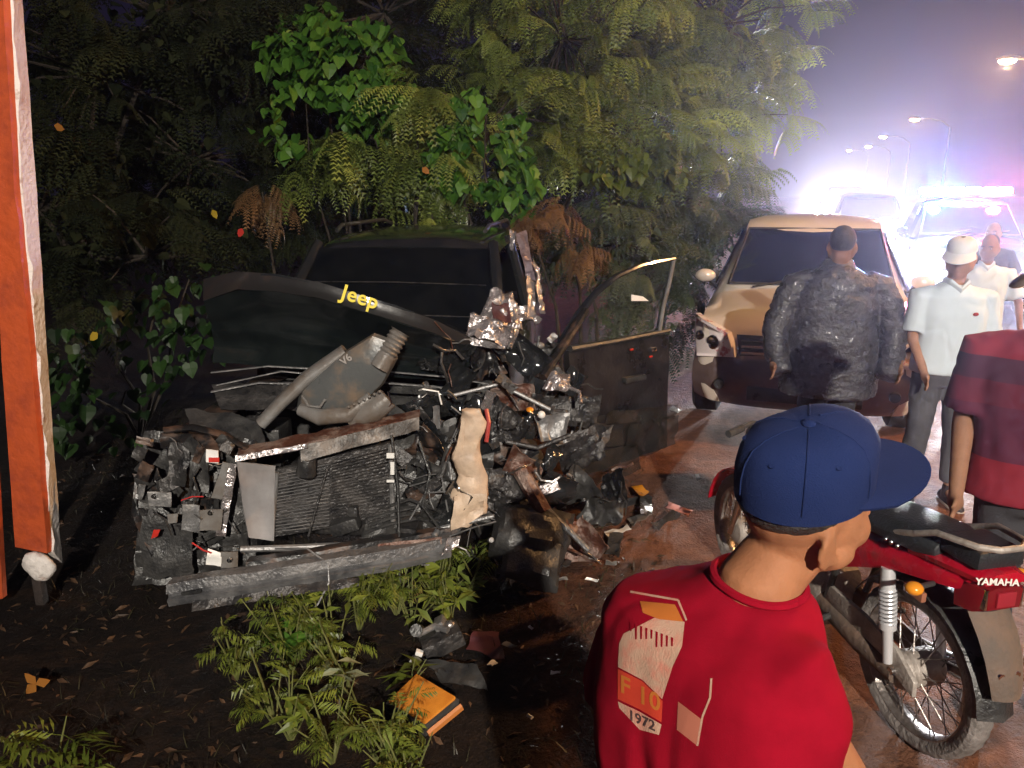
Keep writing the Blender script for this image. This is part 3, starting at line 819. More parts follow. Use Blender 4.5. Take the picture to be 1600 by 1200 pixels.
# radiator, condenser and carriers
def jeep_front():
    sheet('upper_crossmember', rust_steel, J, at(372, 716, 3.5), at(655, 652, 3.82), at(655, 640, 3.95), at(372, 700, 3.62), nu=22, nv=4, amp=.012, freq=9, seed=1, thick=.012)
    sheet('crossmember_face', mat('dull_crossmember', (0.06, 0.055, 0.052), 0.5, 0.15, (0.22, 0.20, 0.185), 9, 0.4, 45, contrast=(0.45, 0.6)), J, at(470, 722, 3.53), at(655, 672, 3.80), at(655, 652, 3.815), at(470, 696, 3.55), nu=16, nv=4, amp=.014, freq=10, seed=5, thick=.006)
    sheet('silver_lip', torn_metal, J, at(368, 722, 3.49), at(480, 700, 3.54), at(480, 693, 3.55), at(368, 712, 3.5), nu=12, nv=2, amp=.008, freq=16, thick=.01)
    # condenser: frame, then fins one by one
    rad = sheet('radiator', dark_steel, J, at(428, 838, 3.62), at(612, 812, 3.80), at(612, 692, 3.82), at(428, 735, 3.62), nu=10, nv=8, amp=.006, freq=5, thick=.03)
    a0, a1 = at(430, 740, 3.60), at(430, 834, 3.60); b0, b1 = at(515, 722, 3.685), at(515, 822, 3.685); c0, c1 = at(610, 698, 3.785), at(610, 810, 3.785)
    for k in range(19):
        t = (k + .5) / 19
        w = .004 * noise.noise(V((k * .7, 2, 0)))
        MB().tube([a0.lerp(a1, t) + V((0, 0, w)), b0.lerp(b1, t) + V((0, -.006, -w))], .0045, 5, flat=.6).build('fin', grey_steel, rad)
    for k in range(22):
        t = (k + .5) / 22
        MB().tube([b0.lerp(b1, t) + V((.01, 0, 0)), c0.lerp(c1, t)], .0028, 5, flat=.6).build('fin', dark_steel, rad)
    for p, q in (((432, 738), (424, 838)), ((610, 694), (614, 815))):
        MB().tube([at(*p, 3.6 if p[0] < 500 else 3.78), at(*q, 3.6 if p[0] < 500 else 3.78)], .014, 8).build('side_tank', grey_steel, rad)
    MB().tube([at(512, 730, 3.66), at(498, 780, 3.65), at(482, 838, 3.62)], .006, 6).build('brace_rod', dark_steel, J)
    # pale panel left of it and the bright strip beside
    sheet('pale_panel', mat('pale_steel', (0.40, 0.385, 0.39), 0.42, 0.35, (0.28, 0.26, 0.26), 4, 0.1, 20), J, at(388, 840, 3.52), at(428, 845, 3.57), at(430, 728, 3.58), at(370, 722, 3.5), nu=8, nv=10, bulge=-.015, amp=.006, freq=5, seed=2, thick=.006)
    sheet('bright_strip', torn_metal, J, at(336, 838, 3.45), at(352, 838, 3.46), at(370, 726, 3.49), at(358, 724, 3.48), nu=4, nv=14, amp=.01, freq=18, seed=6, thick=.005)
    sheet('white_bracket', grey_plastic, J, at(330, 778, 3.5), at(352, 782, 3.5), at(360, 725, 3.5), at(348, 722, 3.5), nu=4, nv=6, amp=.008, freq=14, thick=.006)
    # headlamp carrier, brackets and plugs on the left corner
    def plate(q, m, name='bracket', amp=.006, hole=None, thick=.006, seed=0):
        o = sheet(name, m, J, *[at(*p) for p in q], nu=6, nv=6, amp=amp, freq=14, seed=seed, thick=thick)
        if hole:
            c = at(hole[0], hole[1], hole[2] - .012); MB().tube([c, c + V((0, .012, 0))], [.012, .012], 12).build('bolt_hole', chrome, o)
            MB().tube([c + V((0, -.002, 0)), c + V((0, .01, 0))], [.006, .006], 10).build('bolt_bore', black_plastic, o)
        return o
    plate([(232, 790, 3.34), (268, 792, 3.36), (268, 770, 3.36), (230, 768, 3.34)], grey_steel, hole=(240, 776, 3.34))
    plate([(310, 830, 3.40), (345, 828, 3.42), (348, 796, 3.42), (308, 798, 3.40)], grey_plastic, hole=(328, 802, 3.40), seed=3)
    plate([(284, 828, 3.38), (312, 832, 3.40), (312, 790, 3.40), (286, 788, 3.38)], grey_steel, seed=4)
    plate([(345, 888, 3.40), (372, 886, 3.42), (372, 862, 3.42), (345, 862, 3.40)], grey_plastic, hole=(358, 876, 3.39), seed=5)
    plate([(322, 882, 3.38), (345, 886, 3.40), (346, 864, 3.41), (324, 858, 3.39)], white_plastic, amp=.01, seed=8)
    plate([(250, 700, 3.50), (345, 706, 3.50), (330, 680, 3.58), (252, 676, 3.56)], scuffed_paint, 'headlamp_carrier', .015, seed=6)
    plate([(262, 745, 3.46), (290, 750, 3.47), (298, 695, 3.5), (266, 692, 3.49)], dark_steel, 'headlamp_carrier', .02, seed=7)
    plate([(296, 760, 3.50), (325, 770, 3.50), (325, 705, 3.52), (298, 700, 3.52)], black_plastic, 'headlamp_carrier', .02, seed=9)
    plate([(322, 722, 3.47), (341, 724, 3.47), (341, 704, 3.48), (322, 702, 3.48)], white_plastic, 'plug', .004)
    plate([(326, 722, 3.455), (342, 722, 3.455), (342, 715, 3.46), (326, 715, 3.46)], red_plastic, 'plug', .002)
    plate([(236, 842, 3.35), (246, 838, 3.35), (250, 828, 3.35), (240, 828, 3.35)], red_plastic, 'plug', .002)
    plate([(262, 818, 3.36), (276, 816, 3.36), (278, 802, 3.37), (262, 804, 3.37)], grey_plastic, 'plug', .006)
    plate([(222, 900, 3.40), (300, 905, 3.42), (300, 830, 3.46), (215, 760, 3.46)], black_plastic, 'inner_liner', .03, seed=11)
    plate([(205, 800, 3.42), (240, 880, 3.40), (236, 760, 3.5), (208, 740, 3.5)], scuffed_paint, 'inner_liner', .025, seed=12)
    sheet('front_liner', black_plastic, J, at(208, 915, 3.50), at(400, 905, 3.62), at(400, 690, 3.72), at(228, 672, 3.66), nu=26, nv=24, amp=.03, freq=11, seed=21, thick=.006)
    sheet('front_liner', black_plastic, J, at(560, 860, 3.80), at(770, 820, 3.95), at(770, 640, 4.1), at(600, 680, 3.95), nu=22, nv=20, amp=.04, freq=9, seed=22, thick=.006)
    r_ = random.Random(31)
    for k in range(46):
        x = r_.uniform(215, 385); y = r_.uniform(685, 895); w_ = r_.uniform(5, 16); h_ = r_.uniform(4, 14); a_ = r_.uniform(0, 3.14); Y_ = 3.36 + .0009 * (x - 215) + r_.uniform(.02, .12)
        q = [(x + sx_ * w_ * math.cos(a_) - sy_ * h_ * math.sin(a_), y + sx_ * w_ * math.sin(a_) + sy_ * h_ * math.cos(a_), Y_ + r_.uniform(-.02, .02)) for sx_, sy_ in ((-1, 1), (1, 1), (1, -1), (-1, -1))]
        sheet('broken_bracket', r_.choice((black_plastic, black_plastic, dark_steel, scuffed_paint, black_plastic, dark_steel, grey_steel)), J, *[at(*p) for p in q], nu=6, nv=5, amp=.008, freq=35, seed=k, thick=.004)
    for k in range(26):
        x = r_.choice((r_.uniform(220, 400), r_.uniform(620, 760))); y = r_.uniform(690, 880); a_ = r_.uniform(0, 6.28); L_ = r_.uniform(20, 60); Y_ = 3.40 + .0007 * (x - 215); P_ = [(x, y, Y_)]
        for i in range(3):
            a_ += r_.uniform(-.8, .8); P_.append((P_[-1][0] + math.cos(a_) * L_ / 3, P_[-1][1] + math.sin(a_) * L_ / 3, P_[-1][2] + r_.uniform(-.03, .03)))
        MB().tube([at(*p) for p in P_], r_.choice((.0025, .003, .004, .006)), 6).build('cable', r_.choice((black_plastic, black_plastic, dark_steel, grey_steel)), J)
    plate([(300, 690, 3.7), (420, 705, 3.7), (400, 650, 3.9), (290, 640, 3.9)], black_plastic, 'lamp_housing', .03, seed=13)
    wire = mat('red_wire', (0.45, 0.03, 0.03), 0.4)
    for pts, m, r in (([(283, 782, 3.4), (300, 776, 3.4), (318, 776, 3.41)], wire, .003), ([(300, 848, 3.36), (318, 860, 3.36), (330, 864, 3.37)], wire, .004), ([(240, 800, 3.36), (258, 812, 3.34), (268, 836, 3.36)], black_plastic, .005),
                      ([(300, 740, 3.44), (308, 765, 3.42), (300, 800, 3.4), (316, 812, 3.4)], black_plastic, .006), ([(430, 857, 3.46), (480, 857, 3.42), (512, 880, 3.38), (514, 910, 3.35), (498, 942, 3.32), (470, 975, 3.28)], grey_steel, .005),
                      ([(655, 690, 3.78), (672, 740, 3.74), (660, 790, 3.7), (690, 830, 3.7)], black_plastic, .008), ([(640, 760, 3.76), (690, 745, 3.74), (700, 800, 3.72)], grey_steel, .005),
                      ([(640, 812, 3.7), (665, 770, 3.72), (700, 768, 3.72), (712, 790, 3.72)], grey_steel, .005), ([(610, 790, 3.7), (640, 780, 3.72), (690, 800, 3.7)], black_plastic, .009), ([(655, 610, 3.95), (660, 608, 3.9), (685, 612, 3.9), (690, 632, 3.9)], white_plastic, .005)):
        MB().tube([at(*p) for p in pts], r, 6).build('cable', m, J)
    # horn pair and sensor on the condenser
    MB().tube([at(480, 716, 3.57), at(478, 742, 3.57)], [.045, .05], 14).build('horn', black_plastic, J, bevel=.004)
    MB().box(at(540, 820, 3.66), (.15, .09, .07), Matrix.Rotation(R(-18), 3, 'Y')).build('oil_cooler', black_plastic, J, bevel=.012)
    MB().box(at(552, 798, 3.66), (.05, .05, .05)).build('sensor', black_plastic, J, bevel=.008)
    for k in range(3):
        MB().tube([at(575, 812 + 9 * k, 3.68), at(612, 800 + 9 * k, 3.7), at(650, 792 + 9 * k, 3.72)], .009, 6).build('pipe', black_plastic, J)
    # lower carrier tube and bumper beam, hanging low on the left
    MB().tube([at(376, 858, 3.48), at(450, 856, 3.52), at(540, 852, 3.60), at(640, 838, 3.70), at(735, 815, 3.72), at(772, 806, 3.72)], [.016, .017, .018, .018, .014, .010], 8).build('lower_carrier', grey_steel, J)
    def beam(pts, h, d, m, name, holes=0, seed=0):
        P = []
        for k, p in enumerate(pts):
            q = at(*p); w = .006 * noise.noise(V((k * 1.9, seed, 0)))
            P.append([q + V((0, d, h + w)), q + V((0, .01, h)), q + V((0, 0, h * .62)), q + V((0, .022, h * .55)), q + V((0, .022, h * .40)), q + V((0, 0, h * .32)), q + V((0, .01, 0)), q + V((0, d, -w))])
        n = []
        for i in range(len(P) - 1):
            for s in range(3): n.append([a.lerp(b, s / 3) + V((0, .006 * noise.noise(a * 20 + V((s, 0, 0))), .004 * noise.noise(a * 30 + V((0, s, 0))))) for a, b in zip(P[i], P[i + 1])])
        n.append(P[-1])
        return MB().grid(n, .006).build(name, m, J, True, 35)
    b1 = beam([(262, 950, 3.22), (330, 938, 3.24), (400, 930, 3.28), (480, 915, 3.34), (560, 902, 3.42), (640, 888, 3.52), (705, 872, 3.62)], .115, .08, mat('worn_bumper', (0.07, 0.07, 0.075), 0.42, 0.2, (0.17, 0.165, 0.165), 10, 0.5, 45, rvar=.15), 'bumper_beam')
    for px_, py_, w_, h_ in ((300, 932, 34, 9), (352, 925, 22, 10), (445, 902, 30, 12), (530, 885, 18, 10), (600, 872, 16, 9)):
        c = at(px_, py_ - 6, 3.22 + (px_ - 262) / 443 * .4 - .002)
        MB().box(c, (w_ * .0029, .016, h_ * .0029), Matrix.Rotation(R(-10), 3, 'Y')).build('hole_shade_plate', black_plastic, b1, bevel=.004)  # dark plates on the beam face, standing for shade inside the cutouts
    beam([(385, 905, 3.36), (470, 893, 3.42), (560, 876, 3.50), (650, 862, 3.62), (720, 846, 3.70)], .085, .07, scuffed_paint, 'inner_beam', seed=4)
    sheet('torn_valance', dark_steel, J, at(300, 955, 3.2), at(560, 915, 3.36), at(560, 900, 3.4), at(300, 940, 3.22), nu=26, nv=4, amp=.018, freq=9, seed=8, thick=.004)
    sheet('valance_chip', rust_steel, J, at(590, 868, 3.52), at(690, 850, 3.6), at(690, 838, 3.61), at(590, 850, 3.53), nu=10, nv=3, amp=.01, freq=12, seed=9)
    MB().tube([at(612, 680, 3.72), at(622, 760, 3.68), at(624, 840, 3.62), at(625, 910, 3.55)], [.014, .012, .010, .011], 6, flat=.6).build('hanging_strap', black_plastic, J)
    for q in (((604, 708), (616, 716)), ((610, 722), (616, 742)), ((604, 750), (616, 754))):
        (x0, y0), (x1, y1) = q
        sheet('sticker', white_plastic, J, at(x0, y1, 3.66), at(x1, y1, 3.665), at(x1, y0, 3.665), at(x0, y0, 3.66), nu=2, nv=2, amp=.002)
    # washer bottle, ripped open and hanging
    prof = [(735, 640, 28), (740, 660, 40), (733, 690, 36), (728, 715, 46), (738, 745, 44), (732, 775, 62), (738, 800, 50), (720, 822, 30)]
    rings = []
    for k, (x, y, w) in enumerate(prof):
        c = at(x, y, 3.72); hw = w / 1186 * 3.95 / 2; rings.append([c + V((math.cos(a) * hw + .006 * noise.noise(V((k, a, 0))), math.sin(a) * hw * .45, .012 * noise.noise(V((k * 2, a * 1.5, 4))))) for a in [2 * math.pi * j / 14 for j in range(14)]])
    fine = []
    for i in range(len(rings) - 1):
        for s in range(4):
            t = s / 4; fine.append([p.lerp(q, t) + (p - at(735, 730, 3.72)) * 0 + V((.012 * noise.noise(p.lerp(q, t) * 26), .022 * (1 - 2 * abs(noise.noise(p.lerp(q, t) * 19 + V((3, 0, 0))))), 0)) for p, q in zip(rings[i], rings[i + 1])])
    fine.append(rings[-1])
    MB().rings(fine).build('washer_bottle', beige_plastic, J, True, 60, label='torn beige plastic bottle hanging from the wreck')
    sheet('bottle_flap', beige_plastic, J, at(708, 720, 3.68), at(722, 712, 3.69), at(728, 655, 3.69), at(722, 652, 3.69), nu=4, nv=8, amp=.01, freq=14, thick=.003)
    sheet('bottle_flap', beige_plastic, J, at(704, 832, 3.66), at(755, 806, 3.67), at(758, 770, 3.68), at(712, 775, 3.67), nu=8, nv=6, amp=.022, freq=14, seed=4, thick=.003)
    sheet('foil_scrap', torn_metal, J, at(690, 868, 3.58), at(716, 852, 3.6), at(720, 838, 3.62), at(700, 842, 3.6), nu=8, nv=5, amp=.02, freq=22, thick=.003)
    MB().tube([at(702, 838, 3.6), at(740, 824, 3.62), at(775, 815, 3.66)], .004, 5).build('cable', grey_steel, J)
jeep_front()

# crushed driver's corner: crumpled panels filling the space between hood, door and ground
def jeep_crush():
    r = random.Random(5)
    # silver crumpled fender skin standing up beside the hood
    def wad(q, m, nu, nv, amp, freq, seed, bulge=0, name='crumpled_panel', thick=.0035, angle=25):
        return sheet(name, m, J, *[at(*p) for p in q], nu=nu, nv=nv, amp=amp, freq=freq, seed=seed, bulge=bulge, thick=thick, angle=angle)
    wad([(726, 520, 4.30), (800, 548, 4.32), (818, 500, 4.45), (735, 492, 4.4)], torn_metal, 20, 12, .035, 13, 3, .02)
    wad([(745, 510, 4.40), (820, 515, 4.42), (800, 455, 4.6), (765, 452, 4.55)], torn_metal, 16, 14, .035, 12, 4, .03)
    wad([(790, 505, 4.45), (845, 500, 4.5), (822, 480, 4.6), (780, 470, 4.6)], torn_metal, 14, 8, .03, 15, 6)
    wad([(735, 540, 4.34), (790, 545, 4.3), (760, 525, 4.4), (728, 518, 4.36)], torn_metal, 12, 6, .02, 18, 8)
    wad([(770, 500, 4.38), (800, 505, 4.36), (795, 470, 4.5), (768, 468, 4.5)], maroon, 8, 8, .02, 12, 5)
    # torn skin along the pillar
    for q, s in (([(806, 365, 5.25), (822, 360, 5.3), (838, 440, 5.0), (824, 440, 5.0)], 1), ([(822, 430, 5.0), (836, 440, 5.0), (836, 495, 4.75), (824, 492, 4.75)], 2), ([(832, 400, 5.1), (842, 420, 5.1), (852, 490, 4.8), (844, 490, 4.8)], 3), ([(796, 360, 5.3), (806, 362, 5.3), (802, 392, 5.2), (797, 390, 5.2)], 4)):
        wad(q, torn_metal if s != 1 else mat('pillar_skin', (0.35, 0.28, 0.31), 0.35, 0.5, (0.12, 0.09, 0.1), 12, 0.4, 40), 4, 14, .014, 16, s)
    # dark crushed mass
    mats_ = [dark_steel, scuffed_paint, black_plastic, dark_steel, black_paint, rust_steel, grey_steel]
    reg = [(700, 560, 4.25), (760, 570, 4.3), (820, 560, 4.4), (860, 600, 4.4), (800, 620, 4.2), (740, 640, 4.05), (680, 690, 3.95), (660, 640, 4.0), (840, 660, 4.2), (890, 640, 4.4), (800, 700, 4.05), (860, 720, 4.1), (780, 760, 3.95), (840, 780, 3.95), (900, 760, 4.1), (820, 830, 3.85), (880, 820, 3.95), (940, 800, 4.1), (770, 800, 3.9), (690, 740, 3.85), (660, 700, 3.9), (930, 690, 4.3), (890, 600, 4.55), (720, 600, 4.2), (850, 560, 4.6), (910, 850, 3.95), (800, 860, 3.75), (960, 760, 4.2), (870, 770, 4.0), (830, 620, 4.3), (780, 660, 4.1), (700, 800, 3.75), (660, 760, 3.85), (675, 820, 3.7), (750, 690, 4.0), (815, 740, 3.98), (905, 700, 4.2)]
    for k, (x, y, Y) in enumerate(reg):
        w = r.uniform(45, 85); h = r.uniform(32, 66); a = r.uniform(-1.2, .8)
        q = []
        for sx, sy in ((-1, 1), (1, 1), (1, -1), (-1, -1)):
            dx, dy = sx * w / 2 * r.uniform(.6, 1.25), sy * h / 2 * r.uniform(.6, 1.25)
            q.append((x + dx * math.cos(a) - dy * math.sin(a), y + dx * math.sin(a) + dy * math.cos(a), Y + r.uniform(-.1, .14)))
        wad(q, [black_paint, scuffed_paint, black_paint, black_plastic, dark_steel, rust_steel, black_paint][r.randrange(7)], 16, 14, r.uniform(.025, .045), r.uniform(6, 11), k, r.uniform(-.07, .07), name='torn_panel', thick=.003, angle=65) if k % 3 else wad(q, mats_[r.randrange(6)], 18, 15, r.uniform(.012, .02), r.uniform(16, 26), k, r.uniform(-.05, .05), name='torn_panel', thick=.002)
    # folded strip with a lamp lens, pipes and struts among it
    wad([(835, 650, 4.1), (890, 645, 4.12), (885, 690, 4.08), (845, 690, 4.05)], grey_steel, 10, 8, .02, 12, 50, .02, 'torn_panel')
    wad([(845, 610, 4.15), (885, 610, 4.18), (892, 585, 4.25), (860, 580, 4.22)], torn_metal, 10, 5, .025, 14, 52, .02, 'torn_panel')
    c = at(828, 640, 4.02); o = MB().ell(c, (.022, .03, .014)).build('lamp_reflector', amber_plastic, J)
    MB().ell(at(846, 648, 4.0), (.022, .02, .022)).build('lamp_reflector', white_plastic, J)
    for pts, rad, m in (([(848, 590, 4.3), (880, 540, 4.5), (915, 485, 4.7)], .028, scuffed_paint), ([(700, 700, 3.9), (690, 740, 3.85), (668, 770, 3.8)], .02, black_plastic), ([(810, 730, 3.95), (850, 800, 3.85)], .045, rust_steel), ([(850, 790, 3.9), (920, 860, 3.75)], .016, grey_steel),
                        ([(760, 640, 3.95), (764, 660, 3.9), (760, 690, 3.9)], .012, mat('red_hose', (0.4, 0.06, 0.05), 0.35)), ([(700, 620, 4.1), (780, 600, 4.15), (860, 640, 4.1)], .012, grey_steel), ([(875, 600, 4.3), (905, 612, 4.25), (908, 630, 4.2)], .012, torn_metal), ([(790, 690, 3.98), (840, 700, 3.98), (890, 680, 4.05)], .014, dark_steel), ([(720, 660, 3.95), (700, 700, 3.9), (705, 750, 3.85)], .008, grey_steel)):
        MB().tube([at(*p) for p in pts], rad, 8).build('strut' if rad > .014 else 'pipe', m, J)
    # wires, pipes, brackets and bolts hanging out of the crush
    for k in range(90):
        x, y, Y = reg[r.randrange(len(reg))]; x += r.uniform(-40, 40); y += r.uniform(-40, 40); Y -= r.uniform(.02, .12)
        kind = r.random()
        if kind < .55:
            a = r.uniform(0, 6.28); L = r.uniform(18, 60); P = [(x, y, Y)]
            for i in range(3):
                a += r.uniform(-.9, .9); P.append((P[-1][0] + math.cos(a) * L / 3, P[-1][1] + math.sin(a) * L / 3, P[-1][2] + r.uniform(-.04, .04)))
            MB().tube([at(*p) for p in P], r.choice((.003, .004, .005, .008)), 6).build('wire' , r.choice((black_plastic, dark_steel, grey_steel, bare_metal, rust_steel)), J)
        elif kind < .85:
            w = r.uniform(8, 20); h = r.uniform(4, 12); a = r.uniform(0, 3.14); q = []
            for sx, sy in ((-1, 1), (1, 1), (1, -1), (-1, -1)): q.append((x + sx * w * math.cos(a) - sy * h * math.sin(a), y + sx * w * math.sin(a) + sy * h * math.cos(a), Y + r.uniform(-.03, .03)))
            wad(q, r.choice((grey_steel, dark_steel, scuffed_paint, torn_metal, black_plastic)), 6, 4, .008, 40, k, 0, 'metal_shard', .003)
        else:
            c = at(x, y, Y); MB().tube([c, c + V((r.uniform(-.02, .02), -.03, r.uniform(-.02, .02)))], r.uniform(.008, .02), 10).build('fitting', r.choice((grey_steel, dark_steel, bare_metal)), J, bevel=.002)
    MB().ell(at(842, 540, 4.5), (.035, .02, .022)).build('mirror_shell', grey_plastic, J)
    wad([(760, 870, 3.75), (880, 900, 3.72), (900, 800, 3.95), (770, 780, 3.9)], black_plastic, 16, 14, .05, 5, 60, .12, 'wheel_arch_liner')
    wad([(780, 900, 3.62), (870, 930, 3.62), (880, 850, 3.8), (790, 830, 3.8)], black_plastic, 12, 10, .03, 6, 61, .08, 'wheel_arch_liner')
jeep_crush()

# driver's door swung open
def jeep_door():
    YH, YF = 4.62, 5.22
    def dp(px, py, off=0.0):
        t = (px - 880) / 165; p = at(px, py, YH + (YF - YH) * t); return p + V((off * .6, -off * .8, 0))
    d = MB()
    P = []
    for k in range(9):
        t = k / 8
        top = (888 + (1045 - 888) * t, 548 + (522 - 548) * t); bot = (905 + (1042 - 905) * t, 745 + (698 - 745) * t)
        row = []
        for j in range(9):
            s = j / 8; x = top[0] + (bot[0] - top[0]) * s; y = top[1] + (bot[1] - top[1]) * s
            p = dp(x, y); p = p + V((0, -.03 * math.sin(math.pi * s), 0)) + V((.6, -.8, 0)) * (.018 * noise.noise(p * 4) + (.03 * noise.noise(p * 9) if s > .6 else 0))
            row.append(p)
        P.append(row)
    door = d.grid(P, .05).build('front_door', mat('door_trim', (0.008, 0.008, 0.010), 0.32, 0, (0.022, 0.020, 0.021), 5, 0.25, 30, rvar=0.12), J, True, 50, label='open driver door with bare inner panel and clear window')
    fr = [(856, 575), (880, 532), (905, 490), (932, 456), (962, 432), (1000, 415), (1030, 408), (1053, 404)]
    MB().tube([dp(*p) for p in fr], [.035, .034, .032, .028, .026, .024, .022, .02], 8, flat=.7).build('window_frame', black_paint, door)
    MB().tube([dp(1053, 405), dp(1046, 440), dp(1036, 480), dp(1030, 520)], [.02, .022, .022, .022], 8, flat=.7).build('window_frame', grey_plastic, door)
    MB().tube([dp(890, 545), dp(960, 533), dp(1045, 516)], [.03, .026, .024], 8, flat=.7).build('window_sill', black_plastic, door)
    g = []
    top = [(884, 540), (908, 495), (935, 462), (965, 438), (1000, 422), (1030, 414), (1048, 411)]; bot = [(892, 542), (910, 538), (940, 533), (965, 529), (992, 524), (1015, 520), (1032, 517)]
    for k in range(5): g.append([dp(a[0] + (b[0] - a[0]) * k / 4, a[1] + (b[1] - a[1]) * k / 4, -.01) for a, b in zip(top, bot)])
    MB().grid(g, .004).build('window_glass', clear_glass, door)
    sheet('glass_sticker', white_plastic, door, dp(985, 470, .01), dp(1012, 470, .01), dp(1003, 463, .01), dp(985, 460, .01), nu=2, nv=2)
    MB().box(dp(985, 590, .035), (.2, .05, .04), Matrix.Rotation(R(38), 3, 'Z')).build('armrest', black_plastic, door, bevel=.012)
    MB().box(dp(1018, 545, .02), (.05, .02, .03), Matrix.Rotation(R(38), 3, 'Z')).build('door_handle', chrome, door, bevel=.006)
    for x, y in ((1012, 556), (982, 545)):
        MB().box(dp(x, y, .03), (.03, .01, .012), Matrix.Rotation(R(38), 3, 'Z')).build('reflector', red_plastic, door, bevel=.003)
    # ripped plastic vapour sheet on the lower half, glossy
    film = mat('clear_film', (0.05, 0.045, 0.04), 0.08, 0, (0.02, 0.018, 0.016), 7, 0.2, 30, alpha=0.45, coat=0.6)
    for k, q in enumerate(([(880, 700), (985, 690), (990, 640), (900, 650)], [(960, 720), (1048, 690), (1050, 645), (975, 660)], [(900, 760), (990, 730), (985, 690), (890, 705)], [(930, 660), (1040, 650), (1045, 628), (935, 640)])):
        sheet('vapour_sheet', film, door, *[dp(x, y, .05 + .01 * k) for x, y in q], nu=18, nv=8, amp=.022, freq=8, seed=70 + k, thick=.002, angle=30)
jeep_door()

# ------------------------------------------------------------------ loose things lying on the wreck
def air_box():
    base = at(510, 665, 3.92)
    t = thing('air_filter_box', base, 'grey air intake box with ribbed hose lying in the open engine bay', 'engine part')
    Y = 3.90
    def q(x, y, d=0.0): return at(x, y, Y + d)
    # long duct
    P = [q(408, 662, -.05), q(440, 628, -.02), q(480, 590, .02), q(540, 548, .06)]
    MB().tube(P, [.055, .058, .062, .06], 14, flat=.62, up=(0, 0, 1)).build('duct', grey_plastic, t)
    # lid: faceted shell
    outl = [(468, 612), (500, 580), (545, 545), (585, 520), (612, 530), (622, 560), (600, 600), (560, 640), (520, 655), (480, 652), (464, 635)]
    c0 = V((542, 592, 0)); rings = []
    for s, dep in ((1.0, .10), (1.0, .02), (.93, -.015), (.72, -.035), (.35, -.045)):
        rings.append([q(c0.x + (x - c0.x) * s, c0.y + (y - c0.y) * s, dep) for x, y in outl])
    MB().rings(rings).build('lid', mat('airbox_grey', (0.085, 0.088, 0.088), 0.36, 0, (0.17, 0.125, 0.09), 5, 0.12, 40, contrast=(0.45, 0.62), rvar=0.1), t, True, 30)
    # bowl and swirl at the lower left
    MB().tube([q(470, 640, -.02), q(500, 652, -.07), q(545, 648, -.075), q(580, 620, -.05)], [.035, .045, .042, .03], 12).build('bowl', grey_plastic, t)
    MB().tube([q(472, 618, -.05), q(482, 634, -.07), q(500, 636, -.08), q(508, 624, -.08)], .007, 8).build('clip', grey_plastic, t)
    # resonator drum with rings
    MB().tube([q(548, 652, -.03), q(585, 640, -.05), q(606, 622, -.03)], [.06, .068, .06], 16).build('resonator', grey_plastic, t)
    for k in range(7):
        a = q(545 + 8 * k, 636 - 4 * k, -.115); MB().ell(a, (.009, .006, .009), u=8, v=5).build('rib', grey_plastic, t)
    # ribbed hose
    mb = MB(); a, b = q(592, 575, -.03), q(626, 518, .02); pts = []; rd = []
    for k in range(41):
        s = k / 40; pts.append(a.lerp(b, s)); rd.append(.050 + (.005 * math.cos(s * math.pi * 2 * 9) if s > .35 else .001))
    mb.tube(pts, rd, 18).build('ribbed_hose', grey_plastic, t)
    # the clip wire and lettering
    MB().tube([q(598, 645, -.06), q(612, 630, -.09), q(606, 612, -.09)], .005, 6).build('wire_clip', chrome, t)
    place_text('lettering', 'V6', 0.055, q(541, 562, -.052), q(560, 532, -.05) - q(520, 562, -.05), q(520, 540, -.05) - q(530, 556, -.05), mat('cast_letter', (0.34, 0.31, 0.29), 0.4), t, .003, bold=.001)
air_box()
